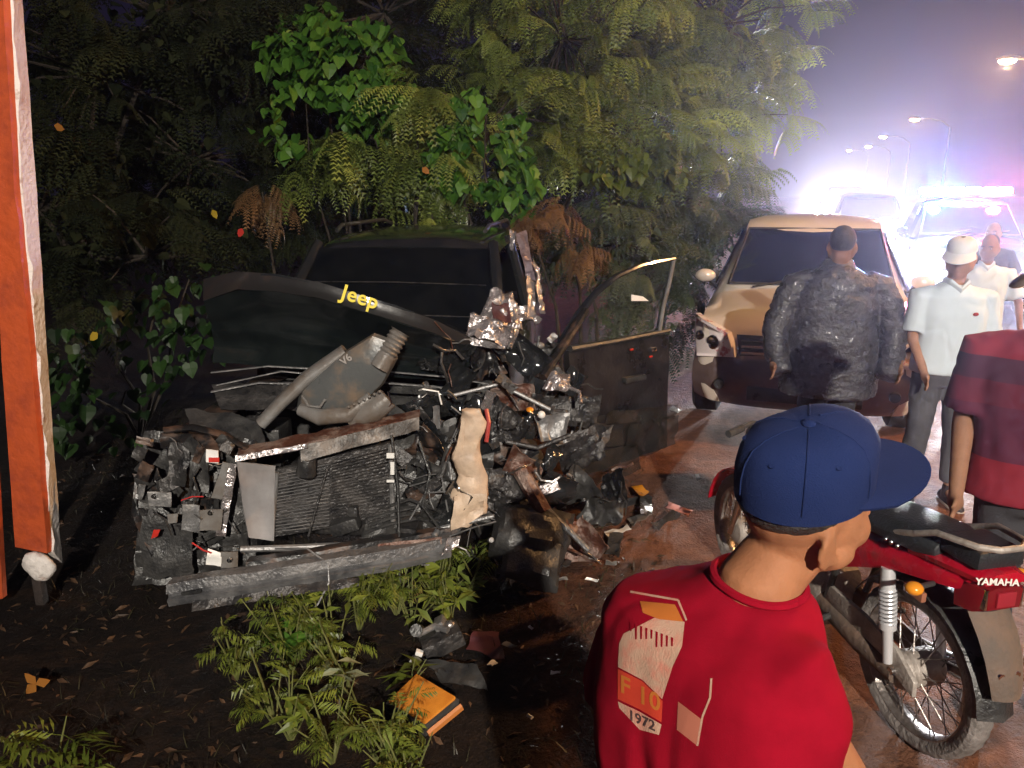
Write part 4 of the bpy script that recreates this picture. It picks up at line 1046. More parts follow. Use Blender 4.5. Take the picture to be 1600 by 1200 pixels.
# ------------------------------------------------------------------ standing vehicles
def cr(P, n):
    """Catmull-Rom resample of a list of equal-length rows"""
    out = []
    for i in range(len(P) - 1):
        p0 = P[max(i - 1, 0)]; p1 = P[i]; p2 = P[i + 1]; p3 = P[min(i + 2, len(P) - 1)]
        for s in range(n):
            t = s / n; row = []
            for a, b, c, d in zip(p0, p1, p2, p3):
                row.append(0.5 * ((2 * b) + (c - a) * t + (2 * a - 5 * b + 4 * c - d) * t * t + (3 * b - a - 3 * c + d) * t ** 3))
            out.append(row)
    out.append(P[-1]); return out
def vehicle(name, loc, yaw, label, cat, paint, W=0.92, H=1.76, L=4.6, hoodz=1.08, glassm=None, beam=None, pickup=False, bumper=None, group=None, head_emit=0, lampm=None):
    t = thing(name, loc, label, cat, group)
    cs, sn = math.cos(yaw), math.sin(yaw)
    def w(x, y, z): return V((loc[0] + x * cs + y * sn, loc[1] - x * sn + y * cs, loc[2] + z))
    glassm = glassm or dark_glass
    k = H / 1.76
    # stations: y, half width, belt z, top half width, top z
    st = [(0.02, W * .80, .78, W * .66, .80), (0.10, W * .93, .88, W * .74, .92), (0.35, W * .98, .97, W * .80, hoodz - .06), (0.8, W, 1.0, W * .82, hoodz - .01), (1.22, W, 1.04, W * .82, hoodz + .04)]
    rows = []
    def row(y, hw, belt, tw, tz, zb=.30):
        return [w(-hw * .90, y, zb), w(-hw, y, zb + .16), w(-hw * 1.0, y, (zb + belt) * .55), w(-hw * .985, y, belt - .08), w(-hw * .95, y, belt), w(-tw, y, tz - .03), w(-tw * .82, y, tz), w(-tw * .4, y, tz + .022), w(0, y, tz + .03),
                w(tw * .4, y, tz + .022), w(tw * .82, y, tz), w(tw, y, tz - .03), w(hw * .95, y, belt), w(hw * .985, y, belt - .08), w(hw * 1.0, y, (zb + belt) * .55), w(hw, y, zb + .16), w(hw * .90, y, zb)]
    for s in st: rows.append(row(*s))
    front = cr(rows, 4)
    body = MB().grid(front, .02).build('front_body', paint, t, True, 50)
    cab = []
    for y, hw, belt, tw, tz in ((1.22, W, 1.04 * k, W * .82, hoodz + .035), (1.34, W, 1.045 * k, W * .80, hoodz + .17), (1.95, W, 1.06 * k, W * .69, H - .09), (2.12, W, 1.06 * k, W * .69, H - .03), (2.6, W, 1.06 * k, W * .70, H), (L * .78 if not pickup else 3.1, W, 1.06 * k, W * .69, H - .01), (L - .35 if not pickup else 3.35, W * .98, 1.05 * k, W * .66, H - .06)):
        cab.append(row(y, hw, belt, tw, tz))
    MB().grid(cab, .02).build('cabin_body', paint, t, True, 35)
    if pickup:
        MB().rings([[w(x, y, z) for x, z in ((-W, .42), (W, .42), (W, 1.06), (-W, 1.06))] for y in (3.37, L)]).build('cargo_bed', paint, t, bevel=.03)
    else:
        e = cab[-1]; MB().grid([e, row(L - .05, W * .95, 1.0, W * .72, 1.12), row(L, W * .9, .9, W * .7, .95)], .02).build('tailgate', paint, t)
    # windshield set just proud of the cabin skin, dark rim round it
    a0, a1, b1, b0 = w(-W * .79, 1.245, hoodz + .075), w(W * .79, 1.245, hoodz + .075), w(W * .665, 1.93, H - .115), w(-W * .665, 1.93, H - .115)
    n = (a1 - a0).cross(b0 - a0).normalized()
    g = patch(a0 + n * .02, a1 + n * .02, b1 + n * .02, b0 + n * .02, 12, 8, bulge=.035)
    ws = MB().grid(g, .006).build('windshield', glassm, t)
    edge = [g[0][i] for i in range(13)] + [g[j][12] for j in range(1, 9)] + [g[8][i] for i in range(11, -1, -1)] + [g[j][0] for j in range(7, -1, -1)]
    MB().tube([p + n * .004 for p in edge], .012, 6).build('windshield_seal', rubber, ws)
    for x0_, x1_ in ((-.55, .02), (.08, .62)):
        a_ = w(x0_ * W, 1.17, hoodz + .07); b_ = w(x1_ * W, 1.30, hoodz + .16)
        MB().tube([a_, a_.lerp(b_, .5) + V((0, -.02, .012)), b_], .009, 6).build('wiper', rubber, ws)
    for s in (-1, 1):
        q = [w(s * W * .965, 1.62, 1.10 * k), w(s * W * .965, 3.05, 1.10 * k), w(s * W * .735, 2.95, H - .13), w(s * W * .735, 2.1, H - .13)]
        sheet('side_window', glassm, t, *q, nu=6, nv=4, thick=.01)
        mp = w(s * (W + .06), 1.50, hoodz + .13)
        mi = MB().ell(mp, (.10, .055, .065), Matrix.Rotation(-yaw, 3, 'Z'), 14, 9).build('mirror', paint, t)
        MB().tube([w(s * W * .93, 1.56, hoodz + .0), mp], .025, 7).build('mirror_arm', black_plastic, mi)
        # headlight
        pts = [(s * W * .58, -.01, .70), (s * W * .66, -.01, .90), (s * W * .90, .13, .985), (s * W * .995, .42, .985), (s * W * .995, .40, .84), (s * W * .92, .06, .68)]
        c = V((0, 0, 0))
        for p in pts: c += w(*p)
        c /= 6; fwd = (w(0, -1, 0) - w(0, 0, 0)); out = (fwd + (w(s, 0, 0) - w(0, 0, 0)) * .6).normalized()
        R1 = [w(*p) - out * .03 for p in pts]; R2 = [w(*p) + out * .035 for p in pts]; R3 = [(w(*p) - c) * .82 + c + out * .055 for p in pts]
        hl = MB().rings([R1, R2, R3]).build('headlight', lampm or mat('lamp_glass', (0.90, 0.78, 0.76), 0.15, 0.0, (0.60, 0.20, 0.20), 9, coat=.6, contrast=(0.56, 0.62)), t, True, 50)
        for q_, rr in ((w(s * W * .77, .04, .81), .06), (w(s * W * .90, .16, .84), .045)):
            MB().tube([q_ + out * .03, q_ + out * .056, q_ + out * .062], [rr, rr, rr * .75], 14).build('projector', chrome if not head_emit else mat('lit_lens_' + name, (1, 1, 1), .3, emit=beam[1], estr=head_emit), hl)
        # fog lamp and wheels
        MB().tube([w(s * W * .72, -.03, .47), w(s * W * .72, -.065, .47)], [.045, .04], 14).build('fog_lamp', black_plastic, t)
        for yy in (.85, L - .95):
            rings = []; c = w(s * (W - .10), yy, .36); ax = (w(s, 0, 0) - w(0, 0, 0)); fy = (w(0, 1, 0) - w(0, 0, 0))
            for k_ in range(25):
                a = 2 * math.pi * k_ / 24; d = fy * math.cos(a) + V((0, 0, 1)) * math.sin(a)
                rings.append([c + ax * px_ + d * pr for px_, pr in ((-.11, .21), (-.12, .30), (-.09, .355), (.09, .36), (.122, .32), (.115, .22))])
            wh = MB().rings(rings, cap=False, closed=False).build('wheel', rubber, t)
            MB().tube([c - ax * .1, c + ax * .06, c + ax * .1], [.2, .2, .215], 20).build('rim', bare_metal, wh)
    # bumper, grille, plate
    bm = bumper or paint
    rows = []
    for z, y, ww in ((.28, .10, .90), (.34, .0, .95), (.46, -.055, .97), (.58, -.06, .97), (.68, -.03, .95), (.74, .03, .93)):
        rows.append([w(x * W * ww, y + .22 * abs(x) ** 4 - .02, z) for x in (-1, -.92, -.8, -.6, -.3, 0, .3, .6, .8, .92, 1)])
    bp = MB().grid(rows, -.02).build('bumper', bm, t, True, 50)
    MB().box(w(0, -.085, .42), (W * .95, .03, .12), Matrix.Rotation(-yaw, 3, 'Z')).build('air_intake', black_plastic, bp, bevel=.015)
    gl = sheet('grille', black_plastic, t, w(-W * .56, -.02, .71), w(W * .56, -.02, .71), w(W * .60, .03, .88), w(-W * .60, .03, .88), nu=8, nv=4, bulge=.02, thick=.02)
    for i in range(3):
        z = .74 + .05 * i
        MB().tube([w(-W * .55, -.04 + .012 * i, z), w(0, -.065 + .012 * i, z + .005), w(W * .55, -.04 + .012 * i, z)], .011, 6).build('grille_bar', chrome, gl)
    if beam:
        for s in (-1, 1):
            Ld = bpy.data.lights.new('headlight_beam', 'SPOT'); Ld.energy = beam[0]; Ld.color = beam[1]; Ld.spot_size = R(beam[2]); Ld.spot_blend = .6; Ld.shadow_soft_size = .07
            lo = bpy.data.objects.new('headlight_beam', Ld); C.objects.link(lo)
            p = w(s * W * .80, -.14, .84); lo.location = p - V(loc); lo.parent = t
            d = w(s * W * .8 + beam[3] * 0, -10, .84 - beam[4]) - p
            lo.rotation_euler = d.to_track_quat('-Z', 'Y').to_euler()
    return t, w
tan_paint = mat('tan_paint', (0.74, 0.64, 0.55), 0.28, 0.1, (0.70, 0.60, 0.51), 3, 0.03, 8, coat=.6)
bumper_shaded = mat('shaded_bumper_tan', (0.16, 0.11, 0.10), 0.35, 0.1, (0.11, 0.075, 0.07), 4, 0.1, 20, coat=.3)  # shadow over the bumper is put into its darker paint
sx, sy = 2.36, 5.95
suv, suvw = vehicle('parked_suv', (sx, sy, ground_z(sx, sy)), R(20), 'pale tan car with shade-darkened bumper parked behind the people, facing the viewer', 'car', tan_paint, bumper=bumper_shaded, glassm=mat('blue_glass', (0.008, 0.012, 0.03), 0.06, 0, (0.012, 0.018, 0.045), 3, coat=.5))
# police pickup with light bar, headlights on
px0, py0 = 7.35, 12.0
pol, pw = vehicle('police_pickup', (px0, py0, ground_z(px0, py0) + .05), R(21), 'dark police pickup with glowing blue and red light bar', 'pickup truck', mat('navy_paint', (0.02, 0.03, 0.07), 0.25, 0.2, coat=.6), W=.95, H=1.86, L=5.2, hoodz=1.2, pickup=True, beam=(5000, (0.95, 0.97, 1.0), 70, 0, .5), head_emit=900)
bar = MB().box(pw(0, 2.25, 1.93), (1.5, .28, .05), Matrix.Rotation(R(-21), 3, 'Z')).build('light_bar', black_plastic, pol, bevel=.01)
ebl = mat('bar_blue', (0.1, 0.3, 0.9), 0.2, emit=(0.12, 0.45, 1.0), estr=160)
ewh = mat('bar_white', (0.8, 0.9, 1.0), 0.2, emit=(0.55, 0.8, 1.0), estr=200)
erd = mat('bar_red', (0.9, 0.1, 0.15), 0.2, emit=(1.0, 0.12, 0.28), estr=110)
for k, (x, m) in enumerate(((-.62, ebl), (-.37, ewh), (-.12, ewh), (.13, ewh), (.38, erd), (.62, erd))):
    MB().box(pw(x, 2.25, 2.02), (.22, .24, .11), Matrix.Rotation(R(-21), 3, 'Z'), .85).build('light_module', m, bar, bevel=.02)
for x, col, e in ((-.5, (0.08, 0.30, 1.0), 2000), (.5, (1.0, 0.10, 0.22), 900)):
    Ld = bpy.data.lights.new('beacon', 'POINT'); Ld.energy = e; Ld.color = col; Ld.shadow_soft_size = .12
    lo = bpy.data.objects.new('beacon', Ld); C.objects.link(lo); lo.location = pw(x, 2.0, 2.10) - pol.location; lo.parent = pol
# traffic stopped on the road, headlights towards the viewer
def traffic(px_, Y, zh, label, e, emit, paint, H=1.8):
    p = at(px_, 300, Y); z = ground_z(p.x, p.y) * .3 + .7 * .028 * max(0.0, min(45.0, p.y - 12)) + .03
    return vehicle('oncoming_car', (p.x, p.y, z), R(21), label, 'car', paint, H=H, L=4.6, beam=(e * 5.0, (1.0, 0.96, 0.92), 55, 0, .1), head_emit=emit, group='cars stopped with headlights on')[0]
gp_ = mat('grey_paint', (0.12, 0.12, 0.13), 0.3, 0.3, coat=.5)
traffic(1368, 19, 0, 'nearest car with dazzling white headlights on the road', 900, 900, gp_)
traffic(1325, 30, 0, 'second car with dazzling headlights, left behind the nearest one', 900, 1200, gp_)
traffic(1300, 48, 0, 'farthest car with headlights on, at the vanishing end of the road', 900, 1500, gp_)
# ------------------------------------------------------------------ people
def skin(name, c): return mat(name, c, 0.68, 0, tuple(x * .78 for x in c), 14, 0.10, 190, sss=.1, spec=.22)
cap_cloth = mat('navy_cloth', (0.009, 0.018, 0.070), 0.95, 0, (0.012, 0.022, 0.082), 4, 0.3, 420, spec=.1)
red_cloth = mat('red_cloth', (0.27, 0.003, 0.015), 0.95, 0, (0.20, 0.002, 0.010), 5, 0.10, 420, spec=.08)
white_cloth = mat('pale_blue_cloth', (0.62, 0.70, 0.76), 0.8, 0, (0.57, 0.65, 0.71), 4, 0.15, 300)
grey_denim = mat('grey_denim', (0.115, 0.115, 0.13), 0.85, 0, (0.07, 0.07, 0.085), 4, 0.3, 250)
dark_cloth = mat('dark_cloth', (0.022, 0.022, 0.028), 0.85, 0, (0.04, 0.038, 0.042), 5, 0.3, 200)
black_hair = mat('black_hair', (0.012, 0.010, 0.010), 0.55, 0, (0.03, 0.025, 0.022), 40, 0.5, 150)
shoe_dark = mat('shoe_dark', (0.03, 0.02, 0.02), 0.5)
shoe_beige = mat('shoe_beige', (0.45, 0.34, 0.24), 0.7, 0, (0.35, 0.26, 0.18), 12, 0.3, 80)
sole = mat('shoe_sole', (0.55, 0.45, 0.38), 0.7)
def head_mesh(mb, c, f, up, s=1.0):
    """skull, jaw, nose, brow, ears, lips round centre c; f = facing"""
    f = V(f).normalized(); up = V(up); r = f.cross(up).normalized(); up = r.cross(f).normalized()
    rot = Matrix((r, f, up)).transposed()
    def q(x, y, z): return V(c) + rot @ V((x * s, y * s, z * s))
    def e(p, rad): mb.ell(q(*p), tuple(a * s for a in rad), rot, 18, 12)
    e((0, -.012, .03), (.077, .096, .092)); e((0, .03, -.014), (.071, .073, .096)); e((0, .032, -.074), (.058, .058, .052)); e((0, .070, -.094), (.028, .024, .022))
    e((0, .088, .022), (.050, .018, .016)); mb.capsule(q(0, .092, .012), q(0, .110, -.028), .009 * s, .013 * s, 8)
    e((.012, .108, -.03), (.010, .010, .009)); e((-.012, .108, -.03), (.010, .010, .009))
    e((0, .094, -.058), (.025, .012, .007)); e((0, .091, -.068), (.022, .012, .008)); e((.036, .060, -.030), (.032, .034, .036)); e((-.036, .060, -.030), (.032, .034, .036))
    for sgn in (-1, 1):
        mb.ell(q(sgn * .083, -.012, -.020), (.0075 * s, .021 * s, .033 * s), rot @ Matrix.Rotation(sgn * R(24), 3, 'Z'), 14, 10); e((sgn * .078, .000, -.046), (.008, .010, .012))
        e((sgn * .060, .02, -.058), (.02, .035, .024))
    return q, rot
def face_details(q, parent, s=1.0):
    for sg in (-1, 1):
        MB().ell(q(sg * .032, .085, .002), (.013 * s, .010 * s, .008 * s), None, 10, 6).build('eye', mat('eye_white', (.6, .58, .55), .2), parent)
        MB().ell(q(sg * .032, .0945, .002), (.005 * s, .004 * s, .005 * s), None, 8, 5).build('pupil', black_hair, parent)
        MB().tube([q(sg * .016, .098, .020), q(sg * .034, .099, .026), q(sg * .052, .088, .020)], .0045 * s, 6).build('eyebrow', black_hair, parent)
def hand(mb, w, d, side, s=1.0, curl=.5):
    """palm and five bent fingers from wrist w along d; side = thumb direction"""
    d = V(d).normalized(); side = V(side); side = (side - d * side.dot(d)).normalized(); n = d.cross(side)
    pm = V(w) + d * (.045 * s)
    mb.capsule(V(w), pm, .024 * s, .03 * s, 8); mb.capsule(pm - side * .02 * s, pm + side * .022 * s + d * .01, .02 * s, .02 * s, 8)
    for k, L in enumerate((.070, .078, .072, .056)):
        b = V(w) + d * (.078 * s) + side * ((.027 - .018 * k) * s); m1 = b + (d * .85 + n * curl * .4) * (L * .5 * s); e = m1 + (d * .55 + n * curl) * (L * .5 * s)
        mb.capsule(b - d * .02 * s, m1, .0098 * s, .009 * s, 7); mb.capsule(m1, e, .009 * s, .0078 * s, 7)
    tb = V(w) + d * (.03 * s) + side * (.026 * s); t1 = tb + (d * .6 + side * .7) * (.035 * s); t2 = t1 + (d * .9 + side * .15 + n * .3) * (.03 * s)
    mb.capsule(tb, t1, .012 * s, .011 * s, 7); mb.capsule(t1, t2, .0108 * s, .009 * s, 7)
def ring(c, rx, ry, yaw, n=28, p=2.4, tilt=0.0, tf=0.0):
    c = V(c); out = []
    for k in range(n):
        a = 2 * math.pi * k / n; ca, sa = math.cos(a), math.sin(a)
        x = rx * math.copysign(abs(ca) ** (2 / p), ca); y = ry * math.copysign(abs(sa) ** (2 / p), sa)
        out.append(c + V((x * math.cos(yaw) - y * math.sin(yaw), x * math.sin(yaw) + y * math.cos(yaw), x * tilt + y * tf)))
    return out
def shoe(name, ankle, d, m, parent, gz):
    d = V((d[0], d[1], 0)).normalized(); a = V((ankle[0], ankle[1], gz))
    mb = MB().capsule(a - d * .05 + V((0, 0, .05)), a + d * .12 + V((0, 0, .04)), .045, .040).capsule(a + V((0, 0, .06)), a + V((0, 0, .12)), .045, .045).capsule(a + d * .12 + V((0, 0, .035)), a + d * .17 + V((0, 0, .03)), .04, .03)
    o = organic(mb, name, m, parent, .010, 4)
    s = a + V((0, 0, .012)); n = V((-d.y, d.x, 0))
    P = [s + d * x + n * y for x, y in ((-.10, -.025), (-.10, .025), (-.04, .042), (.06, .045), (.14, .046), (.195, .02), (.195, -.02), (.14, -.046), (.06, -.045), (-.04, -.042))]
    MB().prism([p - V((0, 0, .012)) for p in P], (0, 0, .022)).build('sole', sole, o, bevel=.004)
def folds(amp=.006, fx=9, fz=5, seed=0):
    def f(p, n):
        q = V((p.x * fx, p.y * fx, p.z * fz)) + V((seed, seed * 2, 0))
        return amp * (noise.noise(q) + .6 * noise.noise(q * 2.1 + V((noise.noise(q) * 1.5, 0, 0)))) - amp * .6 * (max(0, 1 - abs(noise.noise(q * .8)) * 6))
    return f

# ---- person in red shirt and blue cap, close, seen from behind
def capped_person():
    H = at(1258, 796, 1.13)                          # head centre
    up = V((-.04, -.24, .95)).normalized(); f = V((.96, .22, .17)).normalized()
    t = thing('person', (.33, 1.14, ground_z(.33, 1.14)), 'person in red printed shirt and blue flat brim cap, seen from behind', 'person')
    sk = skin('skin_tan', (0.34, 0.14, 0.066))
    mb = MB(); q, rot = head_mesh(mb, H, f, up, .97)
    SB = at(1182, 908, 1.12)                         # base of neck
    mb.tube([SB + V((0, 0, -.08)), SB + V((.005, 0, .0)), SB.lerp(q(0, -.02, -.07), .55), q(0, -.022, -.075), q(0, -.03, -.02)], [.078, .066, .060, .060, .06], 16)
    sl = at(1008, 930, 1.27); sr = at(1246, 1064, .99)
    tc = sl.lerp(sr, .5); ax = (sr - sl); ax.z = 0; ax.normalize(); yw = math.atan2(ax.y, ax.x); fw = V((-ax.y, ax.x, 0))
    hipc = V((tc.x, tc.y, .95))
    mb.capsule(sl + ax * .06 + V((0, 0, -.03)), sr - ax * .06 + V((0, 0, -.03)), .04, .04)
    mb.rings([ring(V((tc.x, tc.y, z)), rx, ry, yw, 20) for z, rx, ry in ((tc.z - .02, .12, .07), (tc.z - .10, .15, .09), (tc.z - .3, .145, .095), (1.0, .15, .10), (.85, .15, .11))])
    er = sr + V((.075, .05, -.27)); hr = er + fw * .08 + V((.0, 0, -.24))
    ao = ax * .062 + fw * .03
    mb.capsule(sr - ax * .02 + V((0, 0, -.03)), er + ao, .05, .05); mb.capsule(er + ao, hr, .045, .028); hand(mb, hr, V((0, .1, -1)), fw)
    el = sl + V((-.05, .05, -.28)); hl_ = el + fw * .22 + V((0, 0, -.1))
    mb.capsule(sl + ax * .02 + V((0, 0, -.03)), el, .038, .040); mb.capsule(el, hl_, .04, .028); hand(mb, hl_, fw, (.8, -.1, .5))
    for s in (-1, 1):
        hp = hipc + ax * (s * .09) + V((0, 0, -.05)); kn = V((hp.x, hp.y + .02, .5)); an = V((hp.x, hp.y - .01, .1))
        mb.capsule(hp, kn, .085, .06); mb.capsule(kn, an, .058, .04); mb.capsule(an, an + fw * .12 + V((0, 0, -.05)), .04, .035)
    ce = q(.084, -.006, -.018)
    mb.tube([q(.083 - .021 * math.cos(a_) * .45, -.012 + .021 * math.cos(a_), -.018 + .033 * math.sin(a_)) for a_ in [math.radians(d_) for d_ in range(60, 260, 15)]], .0058, 7)
    body = organic(mb, 'body', sk, t, .0056, 5)
    face_details(q, body, .97)
    hb = MB().ell(q(0, -.022, .036), (.0795, .091, .046), rot, 18, 12)
    organic(hb, 'hair', black_hair, t, .008, 2, lambda p, n: .002 * noise.noise(p * 90))
    # shirt: loose tee
    sm = MB(); z0 = tc.z
    dz = (sr.z - sl.z) / (sr - sl).length
    prof = [(SB + V((.004, .004, -.006)), .074, .072, -.10), (SB + V((.0, .0, -.022)), .100, .086, -.08), (V((tc.x, tc.y, SB.z - .050)).lerp(SB + V((0, 0, -.05)), .5), .150, .100, 0), (V((tc.x, tc.y, SB.z - .080)), .195, .112, 0), (V((tc.x, tc.y, SB.z - .120)), .222, .124, 0),
            (V((tc.x, tc.y, z0 - .17)), .222, .142, dz * .3), (V((tc.x, tc.y, z0 - .32)), .215, .145, 0), (V((tc.x, tc.y, z0 - .5)), .22, .15, 0), (V((tc.x, tc.y, z0 - .64)), .225, .152, 0)]
    sm.rings([ring(c, rx, ry, yw, 44, 2.6, tl) for c, rx, ry, tl in prof])
    so = -ax * .012 - fw * .02
    sm.tube([sr - ax * .10 + V((0, 0, -.0)), sr - ax * .01, sr.lerp(er, .25) + so * .3, sr.lerp(er, .45) + so, sr.lerp(er, .66) + so], [.068, .074, .077, .077, .078], 22)
    sm.tube([sl + ax * .10 + V((0, 0, -.035)), sl + V((.01, 0, -.035)), sl.lerp(el, .4), sl.lerp(el, .85)], [.060, .066, .070, .078], 22)
    fo = folds(.015, 8, 2.6, 3)
    def drape(p, n):
        u = (p - tc).dot(ax); lo = sstep(z0 - .08, z0 - .25, p.z)
        return fo(p, n) * (.35 + .65 * lo) - .013 * math.exp(-((u + .03 + .12 * (p.z - z0)) / .018) ** 2) * lo - .007 * math.exp(-((u - .08 + .1 * (p.z - z0)) / .02) ** 2) * lo + .0006 * noise.noise(p * 30) + .0012 * (1 - 2 * abs(noise.noise(V((p.x * 16, p.y * 16, p.z * 9)))))
    shirt = organic(sm, 'shirt', red_cloth, t, .0070, 7, drape)
    cr_ = ring(SB + V((.005, .005, .0)), .0715, .069, yw, 36, 2.2, -.10)
    MB().tube(cr_ + [cr_[0]], .0075, 7, cap=False).build('collar', red_cloth, shirt)
    # back print, laid on the cloth
    me = shirt.data; bv = BVHTree.FromPolygons([v.co + t.location for v in me.vertices], [tuple(p.vertices) for p in me.polygons])
    def onto(x, y, lift):
        d = ray(x, y).normalized(); h = bv.ray_cast(CAM, d)
        return h[0] + h[1] * lift if h[0] is not None else CAM + d * 1.3
    def flat(name, poly, m, lift, par=shirt, n=14):
        xs = [p[0] for p in poly]; ys = [p[1] for p in poly]; bm = bmesh.new()
        vs = [bm.verts.new((x, y, 0)) for x, y in poly]; bm.faces.new(vs)
        for k in range(1, n):
            for a_, lo, hi in ((0, min(xs), max(xs)), (1, min(ys), max(ys))):
                pc = [0, 0, 0]; pc[a_] = lo + (hi - lo) * k / n; pn = [0, 0, 0]; pn[a_] = 1
                bmesh.ops.bisect_plane(bm, geom=bm.verts[:] + bm.edges[:] + bm.faces[:], plane_co=pc, plane_no=pn)
        for v in bm.verts: v.co = onto(v.co.x, v.co.y, lift) - t.location
        me_ = bpy.data.meshes.new(name); bm.to_mesh(me_); bm.free()
        return link_mesh(name, me_, m, par, True, 80)
    pk = mat('print_pale', (0.50, 0.30, 0.21), 0.8, 0, (0.56, 0.20, 0.14), 30, 0.2, 300, contrast=(0.45, 0.68)); po = mat('print_orange', (0.48, 0.13, 0.015), 0.8); pr = mat('print_red', (0.52, 0.035, 0.012), 0.8); pd = mat('print_dark', (0.06, 0.03, 0.03), 0.8)
    outl = [(985, 925), (1060, 938), (1073, 970), (1075, 1045), (1112, 1060), (1110, 1090), (1098, 1120), (1090, 1165), (1030, 1145), (1000, 1138), (966, 1105), (966, 1042), (976, 985)]
    for i in range(len(outl)):
        (x0, y0), (x1, y1) = outl[i], outl[(i + 1) % len(outl)]
        if i in (0, 1, 4, 5, 6):
            dx, dy = x1 - x0, y1 - y0; l = math.hypot(dx, dy); nx, ny = -dy / l * 1.6, dx / l * 1.6
            flat('print_outline', [(x0 - nx, y0 - ny), (x1 - nx, y1 - ny), (x1 + nx, y1 + ny), (x0 + nx, y0 + ny)], pk, .0009, n=12)
    flat('print_panel', [(975, 990), (1030, 962), (1070, 972), (1066, 1010), (1052, 1040), (1035, 1092), (1004, 1062), (966, 1042), (968, 1005)], pk, .0007, n=26)
    flat('print_panel', [(1000, 940), (1055, 945), (1068, 972), (1030, 968), (1005, 958)], po, .0011, n=20)
    flat('print_panel', [(966, 1045), (1004, 1064), (1036, 1095), (1034, 1128), (1000, 1108), (966, 1092)], pr, .0011, n=20)
    flat('print_panel', [(966, 1096), (1000, 1112), (1034, 1132), (1030, 1148), (1000, 1140), (968, 1106)], pk, .0007, n=26)
    flat('print_panel', [(1060, 1096), (1098, 1125), (1090, 1165), (1058, 1140)], mat('print_faded', (0.42, 0.13, 0.08), 0.8), .0007, n=20)
    for k in range(9):
        x = 985 + 8 * k; y = 972 + 3 * k; hgt = 14 + 10 * ((k * 7) % 4) / 3
        flat('print_stroke', [(x, y), (x + 3.5, y + 1), (x + 3, y + hgt), (x + .5, y + hgt)], red_cloth, .0015, n=6)
    def word(nm, s, size, x, y, m):
        me_ = text_mesh(s, size, 0, size * .02, 0, 1.05)
        for v in me_.vertices:
            dx, dy = v.co.x * .93, -v.co.y + v.co.x * .42
            v.co = onto(x + dx, y + dy, .0018) - t.location
        me_.name = nm; me_.materials.clear(); link_mesh(nm, me_, m, shirt, False, fixn=False)
    word('print_year', '1972', 22, 1004, 1126, pd); word('print_letter', 'F', 38, 978, 1072, po); word('print_number', '10', 38, 1015, 1092, po)
    # cap: crown of six panels, sweatband, flat brim, button
    cu = MB(); n = 48; rings = []
    prof = [(-.006, 1.0), (.015, 1.005), (.045, 1.0), (.075, .95), (.098, .84), (.112, .66), (.120, .42), (.123, .15)]
    for z, k in prof:
        rg = []
        for j in range(n):
            a = 2 * math.pi * j / n; fr = max(0, math.sin(a))     # front panels stand taller
            sc = k + (.05 * fr if z > .06 else 0); seam = 1 - .010 * math.exp(-((((a / (math.pi / 3)) % 1) - .5) / .05) ** 2)
            rg.append(q(math.cos(a) * .094 * sc * seam, (math.sin(a) * .112 * sc - .008) * seam, .052 + z * .95 + .012 * fr * (z > .05)))
        rings.append(rg)
    inner = [[p.lerp(q(0, -.008, .047), .03) for p in rings[0]]]
    cap = MB().rings(inner + rings, cap=True).build('cap', cap_cloth, t, True, 60)
    MB().ell(q(0, -.008, .171), (.011, .011, .006), rot, 10, 6).build('cap_button', cap_cloth, cap)
    for k in range(6):
        a = math.pi / 6 + k * math.pi / 3
        MB().tube([q(math.cos(a) * .094 * kk * 1.005, math.sin(a) * .112 * kk * 1.005 - .008, .053 + z * .95 + .012 * max(0, math.sin(a)) * (z > .05)) for z, kk in prof[1:]], .0013, 5).build('seam', cap_cloth, cap)
        MB().tube([q(math.cos(a + .5) * .094 * .86, math.sin(a + .5) * .112 * .86 - .008, .052 + .093 * .95), q(math.cos(a + .5) * .0815, math.sin(a + .5) * .0975 - .008, .052 + .095 * .95)], .005, 8).build('eyelet', cap_cloth, cap)
    P = []
    for i in range(7):
        s = i / 6; row = []
        for j in range(17):
            a = math.pi * (.10 + .80 * j / 16); r0x, r0y = .092, .103; r1x, r1y = .099, .216
            x = math.cos(a) * (r0x + (r1x - r0x) * s); y = math.sin(a) ** (1 - .35 * s) * (r0y + (r1y - r0y) * s)
            row.append(q(x, y - .008 + .0, .053 - .002 * s - .006 * abs(math.cos(a)) ** 2 * s))
        P.append(row)
    MB().grid(P, .006).build('brim', cap_cloth, cap, True, 50)
    # trousers and shoes below the frame
    tr = MB(); tr.rings([ring(hipc + V((0, 0, z)), .17, .125, yw, 24) for z in (.02, -.08, -.16)])
    for s in (-1, 1):
        hp = hipc + V((s * .09, 0, -.08)); tr.tube([hp, V((hp.x, hp.y + .02, .5)), V((hp.x, hp.y, .1))], [.105, .085, .08], 16)
    organic(tr, 'trousers', grey_denim, t, .016, 3, folds(.006, 8, 8, 1))
    for s in (-1, 1): shoe('shoe', (hipc.x + s * .09, hipc.y, 0), (.3, .9), shoe_dark, t, ground_z(hipc.x, hipc.y))
capped_person()

